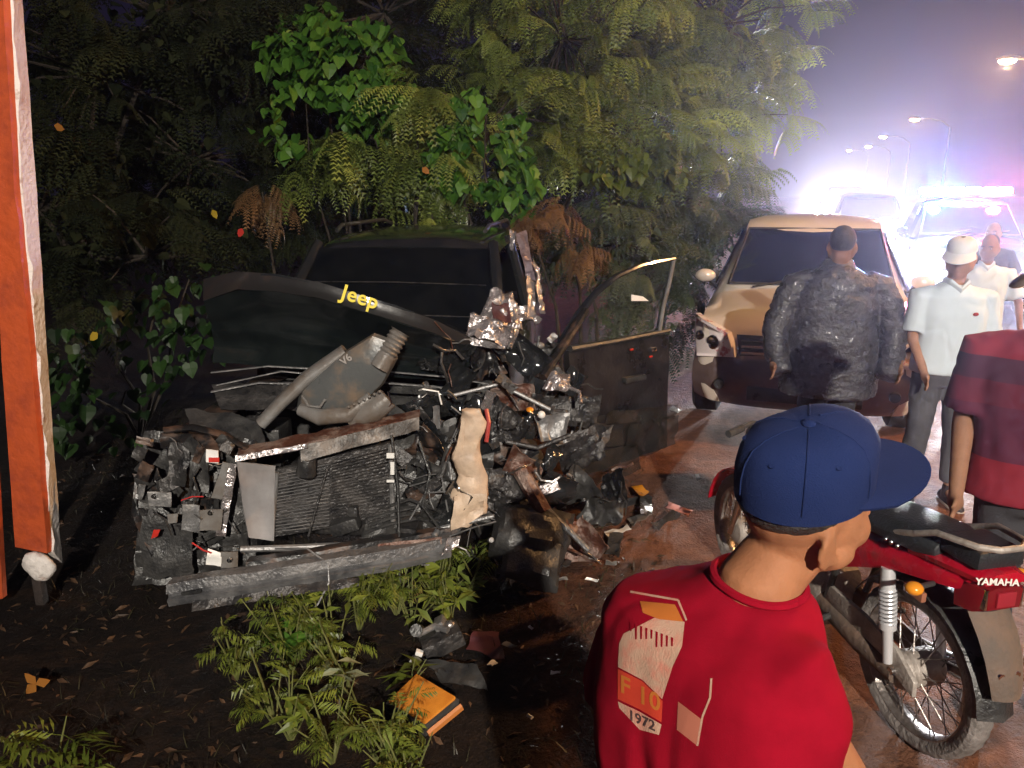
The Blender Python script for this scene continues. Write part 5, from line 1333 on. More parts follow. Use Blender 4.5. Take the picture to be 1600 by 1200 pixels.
# ---- a standing figure built from joints
def standing(label, X, Y, height, face, skin_c, top, bottom, shoes, hat=None, top_m=None, arms=((-.12, .06, 0), (.12, .06, 0)), long_top=0.0, sleeve=.5, poncho=False, sw=1.0, lean=(0, 0), feet=((-.11, 0), (.11, 0)), fwd=(0, -1), hem=.0):
    gz = ground_z(X, Y); k = height / 1.75
    t = thing('person', (X, Y, gz), label, 'person')
    f = V((fwd[0], fwd[1], 0)).normalized(); r = V((f.y * -1, f.x, 0)) * -1      # r: to the figure's image-right when facing the viewer
    r = V((-f.y, f.x, 0))
    def w(x, y, z): return V((X, Y, gz)) + r * (x * k) + f * (y * k) + V((lean[0] * z, lean[1] * z, z * k))
    mb = MB(); hc = w(0, .02, 1.62)
    q, rot = head_mesh(mb, hc, face, (0, 0, 1), k)
    mb.tube([w(0, 0, 1.36), w(0, -.005, 1.48), q(0, -.02, -.06), q(0, -.02, 0)], [.07 * k, .055 * k, .052 * k, .05 * k], 12)
    mb.rings([ring(w(0, 0, z), rx * k * sw, ry * k, math.atan2(r.y, r.x), 20) for z, rx, ry in ((1.43, .09, .07), (1.39, .17, .09), (1.28, .18, .11), (1.1, .155, .105), (.98, .16, .11), (.86, .15, .11))])
    A = []
    for s, (ax, ay, bend) in zip((-1, 1), arms):
        sh = w(s * .19 * sw, 0, 1.37); el = w(s * .19 * sw + ax, ay * .3, 1.10); wr = w(s * .19 * sw + ax * 1.1 + bend, ay + .10, .88 + abs(bend) * .6)
        mb.capsule(sh, el, .048 * k, .04 * k); mb.capsule(el, wr, .04 * k, .027 * k); hand(mb, wr, (wr - el), f + V((0, 0, .2)), k); A.append((sh, el, wr))
    L = []
    for s, (fx, fy) in zip((-1, 1), feet):
        hp = w(s * .09, 0, .90); an = w(fx, fy, .09); kn = hp.lerp(an, .5) + f * .03
        mb.capsule(hp, kn, .078 * k, .055 * k); mb.capsule(kn, an, .052 * k, .036 * k); mb.capsule(an, an + f * .1 + V((0, 0, -.04)), .034, .03); L.append((hp, kn, an))
    body = organic(mb, 'body', skin_c, t, .012, 5); face_details(q, body, k)
    hb = MB().ell(q(0, -.028, .035), (.080 * k, .092 * k, .088 * k), rot, 16, 10)
    organic(hb, 'hair', black_hair, t, .012, 2)
    yw = math.atan2(r.y, r.x)
    tm = MB(); z1 = .88 - long_top
    tm.rings([ring(w(0, 0, z), rx * k * sw, ry * k, yw, 28, 2.5) for z, rx, ry in ((1.455, .075, .07), (1.43, .12, .09), (1.38, .19, .115), (1.26, .205, .135), (1.08, .195, .14), (.96, .20, .14), (z1, .205, .145))])
    for (sh, el, wr), s in zip(A, (-1, 1)):
        e = sh.lerp(el, .85) if sleeve < 1 else wr
        tm.tube([sh + (w(0, 0, 1.37) - sh) * .35, sh, sh.lerp(el, .5)] + ([e] if sleeve < 1 else [el, wr]), [.07 * k, .075 * k, .075 * k, .08 * k] if sleeve < 1 else [.07 * k, .075 * k, .07 * k, .062 * k, .05 * k], 16)
    topo = organic(tm, 'shirt', top, t, .012, 4, folds(.008, 8, 6, X * 7)) if not poncho else None
    if not poncho and hat != 'straw':
        MB().tube([w(-.06, -.02, 1.47), w(-.05, .06, 1.465), w(0, .095, 1.42), w(.05, .06, 1.465), w(.06, -.02, 1.47)], .014 * k, 7, flat=1.6).build('collar', top, topo)
    bt = MB(); bt.rings([ring(w(0, 0, z), rx * k, ry * k, yw, 22) for z, rx, ry in ((1.0, .165, .125), (.9, .175, .13), (.8, .165, .12))])
    for hp, kn, an in L: bt.tube([hp + V((0, 0, -.02)), kn, an.lerp(kn, .15)], [.098 * k, .078 * k, .07 * k], 16)
    organic(bt, 'trousers', bottom, t, .013, 4, folds(.006, 8, 9, Y))
    for (hp, kn, an), fx in zip(L, feet): shoe('shoe', an, f + r * (fx[0] * .8), shoes, t, gz - .01)
    if hat == 'cap':
        hm = MATS['hat_white']
        c = MB().rings([[q(math.cos(a) * .090 * kk, math.sin(a) * .107 * kk - .01, .04 + z) for a in [2 * math.pi * j / 28 for j in range(28)]] for z, kk in ((0, .96), (.03, .95), (.055, .88), (.072, .68), (.08, .35))]).build('cap', hm, t, True, 60)
        MB().grid([[q(math.cos(math.pi * (.15 + .7 * j / 10)) * (.088 + .004 * i), math.sin(math.pi * (.15 + .7 * j / 10)) * (.095 + .036 * i) - .01, .045 - .010 * i) for j in range(11)] for i in range(4)], .006).build('brim', hm, c)
    if hat == 'straw':
        hm = MATS['hat_straw']
        c = MB().rings([[q(math.cos(a) * .088 * kk, math.sin(a) * .105 * kk - .01, .05 + z) for a in [2 * math.pi * j / 28 for j in range(28)]] for z, kk in ((-.01, 1.02), (.03, 1.0), (.07, .95), (.095, .8), (.1, .4))]).build('hat', hm, t, True, 50)
        MB().grid([[q(math.cos(a) * (.088 + .022 * i), math.sin(a) * (.105 + .022 * i) - .01, .05 - .010 * i + .012 * math.cos(2 * a) * i * .5) for a in [2 * math.pi * j / 32 for j in range(33)]] for i in range(4)], .004).build('hat_brim', hm, c)
        MB().tube([q(math.cos(a) * .091, math.sin(a) * .108 - .01, .065) for a in [2 * math.pi * j / 28 for j in range(29)]], .007, 6, flat=1.4).build('hat_band', white_cloth, c)
    return t, w, q, f, r
mat('hat_white', (0.70, 0.70, 0.72), 0.8, 0, (0.62, 0.62, 0.64), 5, .2, 200)
mat('hat_straw', (0.62, 0.45, 0.30), 0.8, 0, (0.48, 0.33, 0.2), 30, .5, 160)
brown_skin = skin('skin_brown', (0.30, 0.15, 0.09)); pale_skin = skin('skin_light', (0.45, 0.24, 0.16))
p = gr(1460, 778)
t, w, q, f, r = standing('person in pale blue polo, white cap and grey jeans standing by the car', p.x - .06, p.y, 1.76, (-.55, -.75, -.25), pale_skin, white_cloth, grey_denim, shoe_dark, 'cap', arms=((-.02, .02, .05), (.05, -.05, -.02)), feet=((-.13, -.02), (.12, .04)), fwd=(-.18, -1))
MB().ell(w(.09, .135, 1.28), (.018, .006, .012), None, 10, 6).build('chest_badge', mat('badge_red', (0.3, 0.02, 0.03), 0.5), t)
# striped shirt
def stripe_mat():
    m = bpy.data.materials.new('striped_cloth'); m.use_nodes = True; nt = m.node_tree; b = nt.nodes['Principled BSDF']
    tc = nt.nodes.new('ShaderNodeTexCoord'); sp = nt.nodes.new('ShaderNodeSeparateXYZ'); nt.links.new(tc.outputs['Object'], sp.inputs[0])
    mr = nt.nodes.new('ShaderNodeMapRange'); mr.inputs[1].default_value = .7; mr.inputs[2].default_value = 1.8; nt.links.new(sp.outputs[2], mr.inputs[0])
    rp = nt.nodes.new('ShaderNodeValToRGB'); rp.color_ramp.interpolation = 'CONSTANT'; e = rp.color_ramp.elements
    cols = [(0.0, (0.20, 0.008, 0.022)), (.327, (0.075, 0.008, 0.03)), (.51, (0.10, 0.008, 0.026)), (.59, (0.055, 0.01, 0.03)), (.67, (0.20, 0.009, 0.024)), (.82, (0.06, 0.045, 0.055))]
    e[0].position = 0; e[0].color = (*cols[0][1], 1); e[1].position = cols[1][0]; e[1].color = (*cols[1][1], 1)
    for pz, c in cols[2:]:
        x = e.new(pz); x.color = (*c, 1)
    nt.links.new(mr.outputs[0], rp.inputs[0]); nt.links.new(rp.outputs[0], b.inputs['Base Color']); b.inputs['Roughness'].default_value = .85
    return m
p = gr(1590, 1120)
standing('person in red and dark striped shirt with brimmed hat at the right edge', 2.00, 2.68, 1.86, (-.8, .3, -.2), brown_skin, stripe_mat(), dark_cloth, shoe_beige, 'straw', arms=((-.03, .05, 0), (.06, .0, 0)), sw=1.12, long_top=.04, feet=((-.10, .02), (.12, -.05)), fwd=(-.5, -.9), lean=(-.03, 0))
# crinkled dark rain jacket
foil = mat('crinkled_coat', (0.028, 0.028, 0.036), 0.32, 0.0, (0.065, 0.062, 0.072), 9, 0.6, 60, coat=.15, rvar=.12)
X, Y = 2.16, 5.05
t, w, q, f, r = standing('person in shiny dark crinkled rain jacket in front of the pale car', X, Y, 1.82, (.35, .9, -.1), brown_skin, foil, dark_cloth, shoe_dark, None, poncho=True, arms=((-.13, .05, .02), (.14, .05, -.02)), fwd=(-.2, -1), sw=1.3)
yw = math.atan2(r.y, r.x)
pm = MB().rings([ring(w(0, 0, z), rx, ry, yw, 40, 2.3) for z, rx, ry in ((1.49, .08, .08), (1.455, .14, .11), (1.40, .24, .14), (1.28, .27, .17), (1.1, .27, .18), (.92, .29, .19), (.78, .31, .20), (.66, .31, .20))])
for s_ in (-1, 1):
    pm.tube([w(s_ * .17, 0, 1.38), w(s_ * .26, 0, 1.36), w(s_ * .32, .02, 1.22), w(s_ * .36, .04, 1.08), w(s_ * .35, .10, .92), w(s_ * .31, .17, .82)], [.085, .085, .085, .08, .072, .06], 18)
def crk(p, n):
    q_ = V((p.x * 11, p.y * 11, p.z * 30)); q_ += V((noise.noise(q_ * .5), noise.noise(q_ * .5 + V((4, 0, 0))), noise.noise(q_ * .5 + V((0, 4, 0))))) * 1.2
    return .012 * noise.noise(q_ * .3) + .009 * (1 - 2 * abs(noise.noise(q_))) + .005 * (1 - 2 * abs(noise.noise(q_ * 2.2)))
organic(pm, 'jacket', foil, t, .013, 1, crk)
hd = MB().tube([w(0, -.02, 1.43), w(0, -.03, 1.50), w(0, -.03, 1.53)], [.12, .10, .085], 18)
organic(hd, 'collar', foil, t, .013, 2, lambda p, n: .4 * crk(p, n))
# two onlookers further back
p = gr(1500, 690)
standing('onlooker in white shirt and white shoes behind the person in pale polo', p.x + .62, p.y + 1.0, 1.66, (-.6, -.6, -.1), brown_skin, white_cloth, MATS['hat_white'], MATS['hat_white'], None, fwd=(-.4, -1))
standing('onlooker with bare head by the glowing police pickup', 5.6, 9.0, 1.7, (-.6, -.6, 0), brown_skin, dark_cloth, dark_cloth, shoe_dark, None, fwd=(-.4, -1))
# ------------------------------------------------------------------ motorcycle
def motorcycle():
    rc = V((1.505, 2.47, 0)); hd = V((-.22, .975, 0)).normalized(); rt = V((hd.y, -hd.x, 0))
    gz = ground_z(rc.x, rc.y)
    t = thing('motorcycle', (rc.x, rc.y, gz), 'red motorcycle with chrome rear shock and muddy spoked wheel', 'motorcycle')
    LE = .02     # slight lean onto its stand
    def b(x, y, z):
        z = z + .040 * sstep(.35, .7, z)
        return V((rc.x, rc.y, gz)) + rt * (x - LE * z) + hd * (y * (1 if y > 0 else .85)) + V((0, 0, z))
    muddy = mat('muddy_rubber', (0.28, 0.25, 0.235), 0.85, 0, (0.13, 0.115, 0.105), 9, 0.5, 60)
    rimm = mat('rim_steel', (0.42, 0.38, 0.36), 0.35, 0.8, (0.18, 0.15, 0.13), 20, .2, 60)
    dust = mat('dusty_plastic', (0.16, 0.10, 0.07), 0.75, 0, (0.10, 0.075, 0.06), 7, 0.3, 50)
    alloy = mat('dusty_alloy', (0.45, 0.40, 0.36), 0.55, 0.25, (0.24, 0.20, 0.17), 12, .3, 60)
    shine = mat('shock_chrome', (0.72, 0.72, 0.74), 0.3, 0.45)
    redp = mat('bike_red', (0.42, 0.005, 0.02), 0.25, 0, (0.16, 0.03, 0.025), 9, .1, 40, coat=.4, contrast=(0.55, 0.75), rvar=.12)
    blk = mat('seat_vinyl', (0.014, 0.016, 0.018), 0.42, 0, (0.025, 0.027, 0.03), 8, .3, 120)
    def wheel(y0, rad, nm):
        c = V((rc.x, rc.y, gz)) + hd * y0 + V((0, 0, rad)); ax = (b(1, 0, 0) - b(0, 0, 0)); up = V((0, 0, 1)) - rt * LE
        up.normalize()
        def pt(a, r_, x): return c + hd * (math.cos(a) * r_) + up * (math.sin(a) * r_) + ax * x
        rings = []; N = 72
        prof = ((-.034, rad - .062), (-.043, rad - .042), (-.044, rad - .022), (-.034, rad - .006), (-.015, rad), (.015, rad), (.034, rad - .006), (.044, rad - .022), (.043, rad - .042), (.034, rad - .062))
        for k in range(N + 1):
            a = 2 * math.pi * k / N; rings.append([pt(a, r_ - (.0035 if (k + (x > 0)) % 2 and r_ > rad - .01 else 0), x) for x, r_ in prof])
        wo = MB().rings(rings, cap=False, closed=False).build('wheel', muddy, t, True, 30)
        rings = []
        for k in range(N + 1):
            a = 2 * math.pi * k / N; rings.append([pt(a, r_, x) for x, r_ in ((-.034, rad - .055), (-.036, rad - .066), (-.024, rad - .074), (0, rad - .078), (.024, rad - .074), (.036, rad - .066), (.034, rad - .055))])
        MB().rings(rings, cap=False, closed=False).build('rim', rimm, wo)
        MB().tube([pt(0, 0, -.07), pt(0, 0, -.055), pt(0, 0, .055), pt(0, 0, .07)], [.058, .07, .07, .058], 22).build('hub', alloy, wo, bevel=.003)
        for k in range(36):
            a = 2 * math.pi * k / 36; s = 1 if k % 2 else -1; a2 = a + (.42 if k % 4 < 2 else -.42)
            MB().tube([pt(a2, .062, s * .045), pt(a, rad - .074, s * .006)], .0024, 5).build('spoke', rimm, wo)
        return c, pt, wo
    cR, pR, wr = wheel(0, .312, 'rear'); cF, pF, wf = wheel(1.24, .300, 'front')
    # brake drum plate, sprocket side
    MB().tube([pR(0, 0, -.075), pR(0, 0, -.098)], [.075, .066], 24).build('brake_drum', alloy, t, bevel=.005)
    MB().tube([pR(0, 0, -.09), pR(0, 0, -.125)], [.016, .014], 10).build('axle_nut', chrome, t)
    MB().tube([pR(.6, .05, -.105), pR(.9, .085, -.105), pR(1.2, .07, -.105)], .008, 6).build('brake_lever', alloy, t)
    for s in (-1, 1):
        P = [b(s * .095, .0, .295), b(s * .10, .20, .31), b(s * .085, .46, .34)]
        MB().tube(P, [.026, .030, .032], 10, flat=1.5).build('swing_arm', dust, t)
        # shock absorber with coil
        A, B = b(s * .115, .02, .335), b(s * .115, .07, .655)
        sh = MB().tube([A, A.lerp(B, .40)], [.017, .019], 14).build('shock_absorber', shine, t)
        MB().tube([A.lerp(B, .36), A.lerp(B, .42)], [.030, .030], 14).build('spring_seat', shine, sh)
        MB().tube([A.lerp(B, .78), A.lerp(B, 1.0)], [.028, .024], 14).build('shock_cap', shine, sh)
        MB().tube([A.lerp(B, .4), A.lerp(B, .8)], [.010, .010], 10).build('damper_rod', bare_metal, sh)
        d = (B - A).normalized(); n1 = d.orthogonal().normalized(); n2 = d.cross(n1); pts = []
        for k in range(9 * 12 + 1):
            a = 2 * math.pi * k / 12; pts.append(A.lerp(B, .41 + .38 * k / 108) + n1 * (.027 * math.cos(a)) + n2 * (.027 * math.sin(a)))
        MB().tube(pts, .0058, 6).build('coil_spring', shine, sh)
    # chain guard on the near side
    MB().rings([[b(-.105, y, z), b(-.085, y, z), b(-.085, y, z + h), b(-.105, y, z + h)] for y, z, h in ((-.12, .27, .06), (.0, .30, .10), (.18, .34, .09), (.42, .37, .07))]).build('chain_guard', alloy, t, bevel=.006)
    # mudguard and tail
    P = []
    for a in range(30, 176, 12):
        ang = math.radians(a); P.append([pR(ang, .335 + .03 * (1 - abs(x) / .07), x) for x in (-.07, -.062, -.035, 0, .035, .062, .07)])
    MB().grid(P, .004).build('mudguard', black_plastic, t, True, 50)
    P = []
    for y, z, wd in ((-.30, .66, .070), (-.36, .60, .068), (-.40, .54, .062), (-.425, .48, .055), (-.435, .44, .048)):
        P.append([b(x * wd, y - .02 * (1 - x * x), z) for x in (-1.1, -1, -.5, 0, .5, 1, 1.1)])
    fl = MB().grid(P, .006).build('mud_flap', dust, t, True, 50)
    for s in (-1, 1): MB().tube([b(s * .03, -.41, .51), b(s * .03, -.435, .508)], [.014, .012], 10).build('bolt', chrome, fl)
    # side covers, tail fairing, tank
    def loft(name, m, rows, par=t, bev=0): return MB().rings(rows).build(name, m, par, True, 45, bevel=bev)
    def sec(y, zl, zh, wl, wh): return [b(-wl, y, zl), b(-wl * 1.06, y, (zl + zh) / 2), b(-wh, y, zh - .01), b(-wh * .6, y, zh), b(wh * .6, y, zh), b(wh, y, zh - .01), b(wl * 1.06, y, (zl + zh) / 2), b(wl, y, zl)]
    loft('side_cover', redp, [sec(.50, .55, .70, .12, .11), sec(.36, .53, .71, .135, .12), sec(.20, .60, .73, .13, .12), sec(.05, .66, .74, .12, .11), sec(-.10, .69, .77, .11, .095), sec(-.25, .72, .80, .095, .08), sec(-.31, .745, .80, .07, .06)])
    loft('tail_cowl', redp, [sec(.0, .745, .775, .10, .085), sec(-.12, .765, .80, .105, .09), sec(-.25, .775, .815, .10, .085), sec(-.36, .775, .81, .075, .06)])
    lt = loft('tail_light', mat('tail_red', (0.16, 0.008, 0.012), 0.1, 0, coat=.8), [sec(-.24, .66, .765, .085, .09), sec(-.32, .67, .77, .08, .085), sec(-.365, .69, .765, .06, .065)])
    MB().box(b(0, -.368, .725), (.07, .012, .05), Matrix.Rotation(math.atan2(hd.y, hd.x) - math.pi / 2, 3, 'Z')).build('reflector', mat('reflector_red', (0.28, 0.02, 0.03), .25), lt, bevel=.003)
    for s in (-1, 1): MB().box(b(s * .066, -.352, .725), (.010, .02, .07), Matrix.Rotation(math.atan2(hd.y, hd.x) - math.pi / 2, 3, 'Z')).build('chrome_strip', chrome, lt, bevel=.002)
    place_text('lettering', 'YAMAHA', .032, b(-.045, -.372, .792), b(.1, -.40, 0) - b(-.1, -.33, 0), V((0, 0, 1)), mat('letter_white', (0.8, 0.75, 0.7), .4), t, .001, .0008)
    loft('saddle', blk, [sec(.62, .74, .80, .09, .07), sec(.5, .74, .825, .125, .10), sec(.3, .745, .82, .135, .115), sec(.1, .76, .845, .13, .11), sec(-.05, .77, .86, .12, .10), sec(-.14, .785, .85, .10, .08)], bev=.012)
    loft('fuel_tank', redp, [sec(1.0, .78, .86, .09, .06), sec(.88, .72, .93, .13, .10), sec(.74, .71, .93, .135, .10), sec(.62, .72, .85, .11, .08)], bev=.015)
    # grab rail
    MB().tube([b(-.12, .06, .80), b(-.125, -.05, .84), b(-.12, -.16, .885), b(-.09, -.32, .895), b(-.04, -.36, .895), b(.04, -.36, .895), b(.09, -.32, .895), b(.12, -.16, .885), b(.125, -.05, .84), b(.12, .06, .80)], .011, 9).build('grab_rail', alloy, t)
    MB().rings([[b(x, y, z) for x, z in ((-.09, .815), (.09, .815), (.085, .875), (-.085, .875))] for y in (-.14, -.24, -.33)]).build('rear_pad', blk, t, bevel=.012)
    MB().box(b(-.10, -.06, .625), (.02, .09, .035), Matrix.Rotation(math.atan2(hd.y, hd.x) - math.pi / 2, 3, 'Z')).build('side_reflector', mat('amber_dull', (0.30, 0.12, 0.07), .3), t, bevel=.004)
    for y in (.02, .05, .08): MB().ell(b(-.13, y, .765), (.009, .009, .009), None, 8, 5).build('bolt', chrome, t)
    # frame, engine, exhaust, stand
    for s in (-1, 1):
        MB().tube([b(s * .09, .44, .32), b(s * .10, .36, .55), b(s * .10, .05, .69), b(s * .08, -.2, .72)], .014, 8).build('frame_tube', black_plastic, t)
        MB().tube([b(s * .05, 1.0, .72), b(s * .08, .78, .30), b(s * .09, .45, .27)], .014, 8).build('frame_tube', black_plastic, t)
        MB().tube([b(s * .085, 1.24, .295), b(s * .085, 1.12, .62), b(s * .085, 1.06, .82)], [.019, .019, .017], 10).build('fork_leg', chrome, t)
        MB().tube([b(0, 1.02, .90), b(s * .14, 1.0, .93), b(s * .30, .92, .91)], .011, 8).build('handlebar', black_plastic, t)
        MB().tube([b(s * .22, .955, .92), b(s * .31, .915, .91)], .018, 9).build('grip', rubber, t)
        MB().tube([b(s * .11, -.16, .70), b(s * .19, -.19, .71)], .010, 7).build('indicator_stalk', black_plastic, t)
        MB().ell(b(s * .21, -.195, .71), (.03, .03, .022), None, 12, 8).build('indicator', amber_plastic, t)
        MB().tube([b(s * .12, .36, .33), b(s * .22, .34, .32)], .013, 8).build('foot_peg', rubber, t)
    MB().rings([[b(x, y, z) for x, z in ((-.10, .22), (.10, .22), (.12, .34), (.08, .46), (-.08, .46), (-.12, .34))] for y in (.45, .6, .76)]).build('engine', alloy, t, bevel=.015)
    for k in range(6): MB().box(b(0, .74, .47 + .022 * k), (.16, .15, .008), Matrix.Rotation(math.atan2(hd.y, hd.x) - math.pi / 2, 3, 'Z')).build('cooling_fin', alloy, t)
    MB().tube([b(.12, .78, .36), b(.14, .55, .24), b(.15, .2, .26), b(.16, -.25, .34)], [.02, .022, .04, .045], 12).build('exhaust', chrome, t)
    MB().tube([b(-.10, .42, .30), b(-.24, .40, .03)], .010, 7).build('side_stand', black_plastic, t)
    P = []
    for a in range(10, 150, 12):
        ang = math.radians(a); P.append([pF(ang, .325 + .012 * (1 - abs(x) / .06), x) for x in (-.06, -.05, 0, .05, .06)])
    MB().grid(P, .004).build('front_mudguard', redp, t, True, 50)
    MB().ell(b(0, 1.15, .80), (.08, .07, .085), None, 16, 10).build('headlamp', chrome, t)
motorcycle()
# ------------------------------------------------------------------ painted posts at the left edge
orange_paint = mat('orange_paint', (0.50, 0.085, 0.025), 0.5, 0, (0.30, 0.045, 0.018), 7, 0.35, 24, contrast=(0.45, 0.72), rvar=.15)
white_paint = mat('white_paint', (0.74, 0.68, 0.64), 0.55, 0, (0.35, 0.20, 0.14), 11, 0.5, 40, contrast=(0.56, 0.70))
def post(pts_l, pts_m, pts_r, name, label, Y):
    base = at(*pts_m[-1], Y)
    t = thing(name, (base.x, base.y, ground_z(base.x, base.y)), label, 'post', 'orange posts')
    def faces(A, B, d0, d1, nm, m, jag=0, seed=0):
        P = []
        n = 60
        def interp(L, s):
            f = s * (len(L) - 1); i = min(int(f), len(L) - 2); return (L[i][0] + (L[i + 1][0] - L[i][0]) * (f - i), L[i][1] + (L[i + 1][1] - L[i][1]) * (f - i))
        for k in range(n + 1):
            s = k / n; a = interp(A, s); b = interp(B, s)
            e = jag * (noise.noise(V((s * 9, seed, 0))) + noise.noise(V((s * 26, seed, 0))) + .6 * noise.noise(V((s * 70, seed, 3))))
            p0 = at(a[0] + (e if nm == 'white_edge' else 0), a[1], Y + d0); p1 = at(b[0], b[1], Y + d1)
            P.append([p0.lerp(p1, j / 4) + V((0, .004 * noise.noise(V((s * 14, j, seed))), 0)) for j in range(5)])
        return MB().grid(P, .035).build(nm, m, t, True, 40)
    return t, faces
L_ = [(-14, -40), (0, 300), (12, 560), (32, 850)]; M_ = [(4, -40), (24, 300), (48, 560), (72, 860)]; R_ = [(18, -40), (46, 300), (62, 560), (86, 880)]
t, faces = post(L_, M_, R_, 'orange_post', 'orange painted post with peeling white edge at the left border', 3.55)
faces(L_, [(x + 10, y) for x, y in M_], 0.0, -.03, 'orange_face', orange_paint)
faces(M_, R_, -.035, .06, 'white_edge', white_paint, 5, 2)
pb = at(62, 862, 3.5)
MB().box(at(60, 905, 3.6), (.045, .05, .28)).build('post_foot', mat('dark_wood', (0.02, 0.014, 0.012), 0.9, 0, (0.05, 0.035, 0.03), 9, 0.6, 40), t, bevel=.008)
mb = MB().ell(at(58, 885, 3.49), (.085, .03, .07))
organic(mb, 'filler_lump', white_paint, t, .008, 2, lambda p, n: .035 * noise.noise(p * 10) + .006 * noise.noise(p * 45))
for y in (60, 180, 300, 420, 540, 640, 740, 815):
    s = (y + 40) / 900; x = 10 + 42 * s
    MB().ell(at(x, y, 3.515), (.008, .005, .008), u=8, v=5).build('nail', mat('nail_rust', (0.12, 0.03, 0.02), 0.7), t)
t2, faces2 = post([(-40, 300), (-30, 620), (-12, 935)], [(-14, 300), (-2, 620), (10, 930)], [], 'orange_post', 'narrow dark orange post cut off by the left picture edge', 3.7)
faces2([(-70, 0), (-40, 500), (-14, 935)], [(-50, 0), (-14, 500), (11, 930)], 0, 0, 'orange_face', orange_paint)

# ------------------------------------------------------------------ debris in the weeds
def crumple(name, q, m, nu, nv, amp, freq, seed, label, cat, group=None, thick=.004):
    base = sum((V(p) for p in q), V((0, 0, 0))) / 4
    base.z = min(V(p).z for p in q)
    me = MB().grid(patch(*q, nu=nu, nv=nv, amp=amp, freq=freq, seed=seed), thick)
    me.v = [tuple(V(p) - base) for p in me.v]
    o = me.build(name, m, None, True, 30); o.location = base
    return tag(o, label, cat, group)
def gp(px, py, dz=0.0):
    p = gr(px, py, -0.08); p.z = ground_z(p.x, p.y); 
    d = ray(px, py); k = (p.z + dz - CAM.z) / d.z; return CAM + d * k
# amber lens box
t = thing('amber_lens', gp(660, 1100), 'orange reflector panel with dark rim lying face up in the weeds', 'reflector')
A, B, C_, D = gp(602, 1098, .05), gp(650, 1052, .09), gp(718, 1092, .09), gp(665, 1136, .05)
def lensbox(pts, h, nm, m, par, inset=0):
    c = sum(pts, V((0, 0, 0))) / 4; pp = [p + (c - p) * inset for p in pts]
    return MB().hexa([p - V((0, 0, h)) for p in pp] + pp).build(nm, m, par, True, 30, bevel=.006)
lensbox([A, D, C_, B], .05, 'housing', black_plastic, t)
lensbox([p + V((0, 0, .012)) for p in (A, D, C_, B)], .02, 'lens', mat('amber_lens', (0.62, 0.24, 0.03), 0.35, 0, (0.50, 0.17, 0.02), 14, 0.15, 60), t, .09)
MB().tube([D + V((.01, -.005, -.03)), C_ + V((.01, -.01, -.03))], .012, 6, flat=1.6).build('rim_strip', mat('amber_edge', (0.45, 0.16, 0.04), 0.4), t)
# engine lump in the weeds
t = thing('broken_engine_part', gp(700, 1010), 'grey broken engine casting lying behind the orange panel', 'engine part')
c = gp(690, 1000, .06)
MB().box(c, (.20, .13, .09), Matrix.Rotation(R(20), 3, 'Z') @ Matrix.Rotation(R(-18), 3, 'Y')).build('casting', dark_steel, t, bevel=.014)
MB().tube([gp(654, 985, .12), gp(650, 985, .16)], [.03, .03], 14).build('port', black_plastic, t)
MB().tube([gp(652, 992, .13), gp(680, 978, .14), gp(700, 985, .13)], .016, 8).build('pipe', grey_steel, t)
MB().box(gp(688, 975, .13), (.05, .08, .05), Matrix.Rotation(R(-30), 3, 'Y')).build('flange', grey_steel, t, bevel=.006)
MB().ell(gp(703, 978, .12), (.03, .025, .03)).build('valve', bare_metal, t)
MB().box(gp(655, 1020, .06), (.035, .03, .02), Matrix.Rotation(R(20), 3, 'Y')).build('label_tag', white_plastic, t, bevel=.003)
crumple('plastic_shard', (gp(690, 1065, .03), gp(760, 1075, .02), gp(745, 1040, .06), gp(660, 1030, .05)), black_plastic, 10, 6, .02, 12, 3, 'black plastic shard lying just behind the orange panel', 'debris', 'crash debris')
crumple('plastic_shard', (gp(728, 1015, .03), gp(790, 1030, .02), gp(780, 985, .08), gp(738, 985, .08)), mat('maroon_plastic', (0.08, 0.02, 0.022), 0.5), 8, 8, .02, 9, 4, 'dark red plastic shard lying right of the engine casting', 'debris', 'crash debris')
dr = random.Random(9)
words = {'w': white_plastic, 'g': grey_plastic, 'a': amber_plastic, 's': bare_metal, 'k': black_plastic, 'p': mat('pink_plastic', (0.55, 0.25, 0.22), 0.5)}
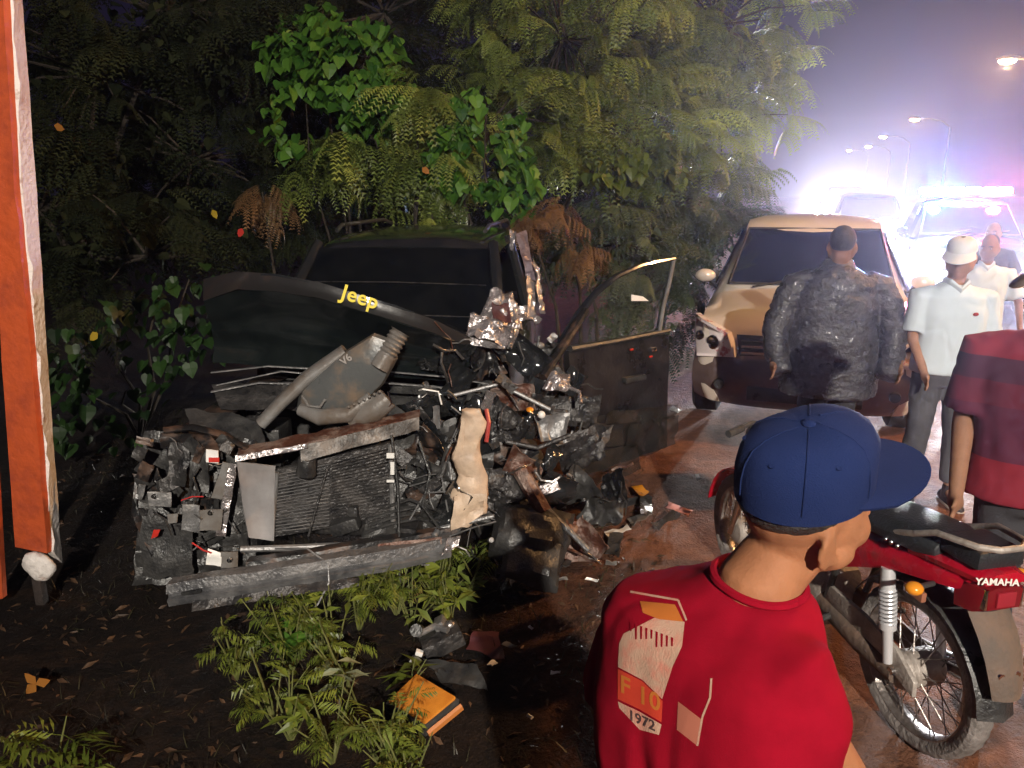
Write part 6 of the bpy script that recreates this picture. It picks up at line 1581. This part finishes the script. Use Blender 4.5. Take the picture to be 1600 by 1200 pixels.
spots = [(770, 1035, 9, 'w', 'white plastic chip right of the dark red shard'), (795, 1008, 12, 'g', 'grey plastic clip above the white chip, right of the dark red shard'), (765, 990, 8, 'a', 'amber lens chip at the top of the dark red shard'), (645, 1030, 8, 'w', 'white chip left of the grey engine casting'),
 (930, 868, 12, 'w', 'white plastic shard left of the red shoulder'), (965, 830, 16, 'w', 'largest white shard at the top of the red shoulder'), (955, 880, 10, 'g', 'grey shard tucked against the red shoulder'), (1000, 808, 18, 'g', 'long grey splinter above the red shoulder'), (925, 905, 9, 'w', 'small white shard lowest beside the red shoulder'), (880, 905, 8, 'g', 'grey chip in the dark below the crushed corner'),
 (828, 1120, 6, 'w', 'tiny pale chip alone on the dark ground, bottom middle'), (868, 1050, 6, 'w', 'tiny pale chip alone left of the red sleeve'), (830, 980, 6, 'w', 'tiny pale chip in the dry grass above the others'), (1010, 790, 20, 's', 'bare metal strip between the crushed corner and the cap'), (1040, 812, 22, 's', 'bare metal strip nearest the motorcycle front wheel'), (985, 785, 18, 'k', 'black bumper shard behind the grey splinter'),
 (940, 815, 26, 'k', 'large black bumper shard under the open door'), (900, 850, 24, 'k', 'black bumper shard lying left of the white shards'), (960, 850, 22, 'k', 'black bumper shard touching the red shoulder'), (1060, 795, 18, 'p', 'pinkish plastic shard left of the motorcycle front wheel'), (1000, 765, 14, 'a', 'amber chip on the earth below the open door'), (905, 830, 8, 'a', 'small amber chip between the black shards'),
 (1090, 745, 7, 'w', 'white chip on the red earth left of the cap'), (1055, 640, 9, 'w', 'white chip under the corner of the pale car'), (875, 880, 14, 'k', 'small black shard below the crushed wheel arch'), (935, 780, 26, 's', 'bent bare metal strip under the door film')]
for k, (x, y, s, kd, lb) in enumerate(spots):
    h = .02 + .04 * dr.random(); a = dr.uniform(0, 6.28); w = s * dr.uniform(.8, 1.3); l = s * dr.uniform(.35, .6)
    q = []
    for sx, sy in ((-1, 1), (1, 1), (1, -1), (-1, -1)):
        dx, dy = sx * w, sy * l; q.append(gp(x + (dx * math.cos(a) - dy * math.sin(a)), y + .6 * (dx * math.sin(a) + dy * math.cos(a)), h + dr.uniform(-.02, .04)))
    crumple('debris_chip', q, words[kd], 5, 3, .008 if s < 14 else .02, 20, k, lb, 'debris', 'crash debris', .003)

# ------------------------------------------------------------------ weeds in the foreground
def weed_plant(px, py, h, label, n, m=None, seed=0, kind='feather', lean=(0, 0), size=(.16, .26), stems=4):
    r = np.random.default_rng(seed)
    b = gp(px, py); t = thing('weed_plant', b, label, 'weed', 'weeds in front of the wreck')
    m = m or weed; tips = []
    for s in range(stems):
        a = r.uniform(0, 6.28); e = b + V((lean[0] + .6 * h * math.cos(a) * r.uniform(.3, 1), lean[1] + .6 * h * math.sin(a) * r.uniform(.3, 1), h * r.uniform(.65, 1.05)))
        c = b.lerp(e, .5) + V((0, 0, .06 * h)); MB().tube([b + V((0, 0, -.02)), c, e], [.005, .004, .002], 5).build('stem', weed_stem, t)
        tips.append((b, c, e))
    items = []
    for k in range(n):
        a, c, e = tips[r.integers(len(tips))]; f = r.uniform(.35, 1.0)
        p = (c.lerp(e, (f - .5) * 2) if f > .5 else a.lerp(c, f * 2))
        items.append((*p, r.uniform(*size), r.uniform(-3.14, 3.14), r.uniform(-.35, .6), r.normal(0, .4), np.clip(r.normal(.55, .25), 0, 1)))
    a = np.array(items)
    T = {'feather': SEED_F, 'heart': HEART, 'lance': LANCE}[kind]
    leaves_mesh('leaves', [(T, a[:, :3], a[:, 3], a[:, 4], a[:, 5], a[:, 6], a[:, 7])], m, t)
    return t
weed_stem = mat('weed_stem', (0.12, 0.13, 0.04), 0.6)
def seedling_template():
    T = []; r = np.random.default_rng(4)
    for i in range(7):
        t = .2 + .8 * i / 7; L = .50 * (1 - .5 * abs(t - .4)) * r.uniform(.75, 1.15)
        for s in (-1, 1):
            b = np.array([t, 0, -.42 * t * t]); d = np.array([.55 + r.uniform(-.2, .2), s * .8, -.45 + r.uniform(-.35, .3)]); d /= np.linalg.norm(d); lat = np.array([.5, -s * .25, .1]) * .075
            m1 = b + d * L * .5 + np.array([0, 0, .03]); e = b + d * L + np.array([0, 0, -.10 * r.uniform(.3, 1.6)])
            T += [[b, m1 + lat, m1 - lat], [m1 - lat, m1 + lat, e]]
    T += [[np.array([0, -.008, 0]), np.array([0, .008, 0]), np.array([1., 0, -.42])]]
    return np.array(T)
SEED_F = seedling_template()
W = [(500, 1010, .42, 'sunlit'), (560, 985, .40, ''), (620, 960, .38, ''), (455, 1050, .36, ''), (680, 950, .30, ''), (540, 1080, .30, ''), (600, 1200, .34, ''), (640, 1250, .30, ''), (430, 1130, .32, ''), (370, 1060, .28, ''), (700, 915, .26, ''), (520, 1190, .30, '')]
LB = ['bushy yellow green weed standing left of centre under the bumper', 'yellow green weed against the middle of the bumper beam', 'yellow green feathery weed under the hanging strap', 'low bushy weed left of the tallest weeds', 'thin weed at the right end of the bumper beam', 'leafy weed left of the orange panel', 'narrow leaved weed in front of the orange panel', 'narrow leaved weed at the bottom edge below the orange panel', 'straggly dark weed in the bottom middle of the verge', 'small weed at the left end of the weed patch', 'upright weed right under the torn beige bottle', 'dark weed at the bottom edge, left of the orange panel']
GL = ['narrow bladed grass clump under the left half of the bumper beam', 'narrow bladed grass clump under the hanging strap', 'narrow bladed grass clump below the torn beige bottle', 'narrow bladed grass clump at the bottom edge beside the orange panel', 'narrow bladed grass clump in the bottom middle of the verge', 'narrow bladed grass clump under the crushed corner']
for k, ((x, y, h, _), lb) in enumerate(zip(W, LB)):
    weed_plant(x, y, h, lb, 46 if k < 4 else 26, seed=40 + k, size=(.05, .125), stems=9)
    if k % 2 == 0: weed_plant(x + 24, y + 26, h * .8, GL[k // 2], 26, olive if k % 4 else weed, 90 + k, 'lance', size=(.06, .14), stems=8)
weed_plant(460, 1040, .22, 'round leaved green creeper among the feathery weeds', 60, green, 60, 'heart', size=(.04, .08), stems=8)
weed_plant(690, 960, .26, 'two broad pale green leaves right of the feathery weeds', 6, weed, 61, 'heart', size=(.07, .10), stems=2)
weed_plant(560, 1100, .30, 'pale broad leaved plant left of the orange panel', 9, leaf_mat('pale_leaves', (0.16, 0.19, 0.10), (0.26, 0.28, 0.17), .2), 62, 'lance', size=(.10, .15), stems=2)
weed_plant(85, 1230, .30, 'feathery green seedling in the bottom left corner', 9, weed, 63, size=(.14, .2), stems=2)
weed_plant(60, 1290, .16, 'low broad frond at the bottom left edge, nearest the viewer', 8, weed, 64, size=(.16, .24), stems=2)
weed_plant(640, 1080, .2, 'thin grassy tuft behind the orange panel', 8, weed, 65, 'lance', size=(.12, .2), stems=3)
weed_plant(740, 900, .3, 'yellowish drooping weed under the crushed corner', 12, olive, 66, size=(.12, .2), stems=4)
# grass and litter on the verge
def grass():
    r = np.random.default_rng(77)
    n = 9000
    x = r.uniform(-3.6, 1.0, n); y = r.uniform(1.3, 7.5, n)
    k = np.array([noise.noise(V((a * 1.6, b * 1.6, 0))) for a, b in zip(x, y)])
    ok = (k > -.15) & (x - .12 * (y - 4) < .75 + .5 * k); x = x[ok]; y = y[ok]; n = len(x)
    z = np.array([ground_z(a, b) for a, b in zip(x, y)])
    T = np.array([[[0, -.03, 0], [0, .03, 0], [.55, .02, -.04]], [[0, -.03, 0], [.55, .02, -.04], [.55, -.02, -.04]], [[.55, -.02, -.04], [.55, .02, -.04], [1, 0, -.25]]])
    o = leaves_mesh('grass', [(T, np.stack([x, y, z], 1), r.uniform(.03, .10, n), r.uniform(-3.14, 3.14, n), r.uniform(.3, 1.3, n), r.normal(0, .3, n), r.uniform(0, 1, n))], leaf_mat('verge_grass', (0.018, 0.015, 0.008), (0.055, 0.048, 0.022), .25), None)
    tag(o, 'sparse dry grass over the dark verge', 'grass', kind='stuff')
    n = 2600; x = r.uniform(-3.6, 0.9, n); y = r.uniform(1.3, 7, n); z = np.array([ground_z(a, b) + .008 for a, b in zip(x, y)])
    o = leaves_mesh('leaf_litter', [(LANCE, np.stack([x, y, z], 1), r.uniform(.03, .09, n), r.uniform(-3.14, 3.14, n), r.uniform(-.2, .3, n), r.normal(0, .5, n), r.uniform(0, 1, n))], leaf_mat('litter', (0.035, 0.02, 0.012), (0.11, 0.06, 0.032), .1, .6), None)
    tag(o, 'dead leaves scattered over the dark verge', 'leaf litter', kind='stuff')
grass()
tl = thing('dead_leaf', gp(62, 1065), 'orange brown three lobed dead leaf on the dark ground, lower left', 'leaf')
c = gp(60, 1065, .05)
for a in (2.2, 0.3, 3.9):
    P = [c + V((math.cos(a) * s * .07 + math.sin(a) * w * .025 * math.sin(math.pi * min(1, s * .9 + .1)), -.02, math.sin(a) * s * .07 - math.cos(a) * w * .025 * math.sin(math.pi * min(1, s * .9 + .1)))) for s, w in ((0, -.3), (.4, -1), (.8, -.8), (1, 0), (.8, .8), (.4, 1), (0, .3))]
    MB().prism(P, (0, .002, 0)).build('leaflet', mat('dead_orange', (0.34, 0.13, 0.02), 0.6), tl)

# single yellow and orange leaves caught in the dark branches
for px_, py_, Y_, a_, lb in ((332, 328, 7.0, 1.2, 'round yellow leaf hanging in the dark left of the wreck roof'), (85, 196, 6.6, 0.4, 'orange leaf hanging in the dark beside the post'), (378, 357, 6.9, 2.0, 'red leaf hanging left of the wreck roof'), (660, 262, 7.4, .7, 'orange yellow leaf hanging above the wreck roof'), (152, 520, 5.6, 2.4, 'yellow leaf in the creeper beside the post')):
    c = at(px_, py_, Y_); P = []
    for s_, w_ in ((0, -.2), (.3, -1), (.7, -.75), (1, 0), (.7, .75), (.3, 1), (0, .2)):
        u = s_ * .085; v = w_ * .032; P.append(V((math.cos(a_) * u + math.sin(a_) * v, -.01 * w_, -math.sin(a_) * u + math.cos(a_) * v)))
    red = 'red' in lb; yel = 'yellow' in lb and 'orange' not in lb
    o = MB().prism(P, (0, .002, 0)).build('hanging_leaf', mat('leaf_red', (0.45, 0.03, 0.02), .5) if red else (mat('leaf_yellow', (0.36, 0.24, 0.02), .5) if yel else MATS['dead_orange'])); o.location = c
    tag(o, lb, 'leaf', 'single bright leaves in the dark')

# ------------------------------------------------------------------ damp night air
def haze():
    m = bpy.data.materials.new('haze_air'); m.use_nodes = True; nt = m.node_tree
    nt.nodes.remove(nt.nodes['Principled BSDF'])
    v = nt.nodes.new('ShaderNodeVolumePrincipled'); v.inputs['Color'].default_value = (0.74, 0.72, 1.0, 1)
    v.inputs['Density'].default_value = HAZE; v.inputs['Anisotropy'].default_value = 0.78
    nt.links.new(v.outputs[0], nt.nodes['Material Output'].inputs['Volume'])
    o = MB().box((10, 55, 6), (130, 150, 16)).build('haze', m, None, False); tag(o, 'damp night air lit by the headlights', 'haze', kind='stuff')
HAZE = 0.0025
haze()
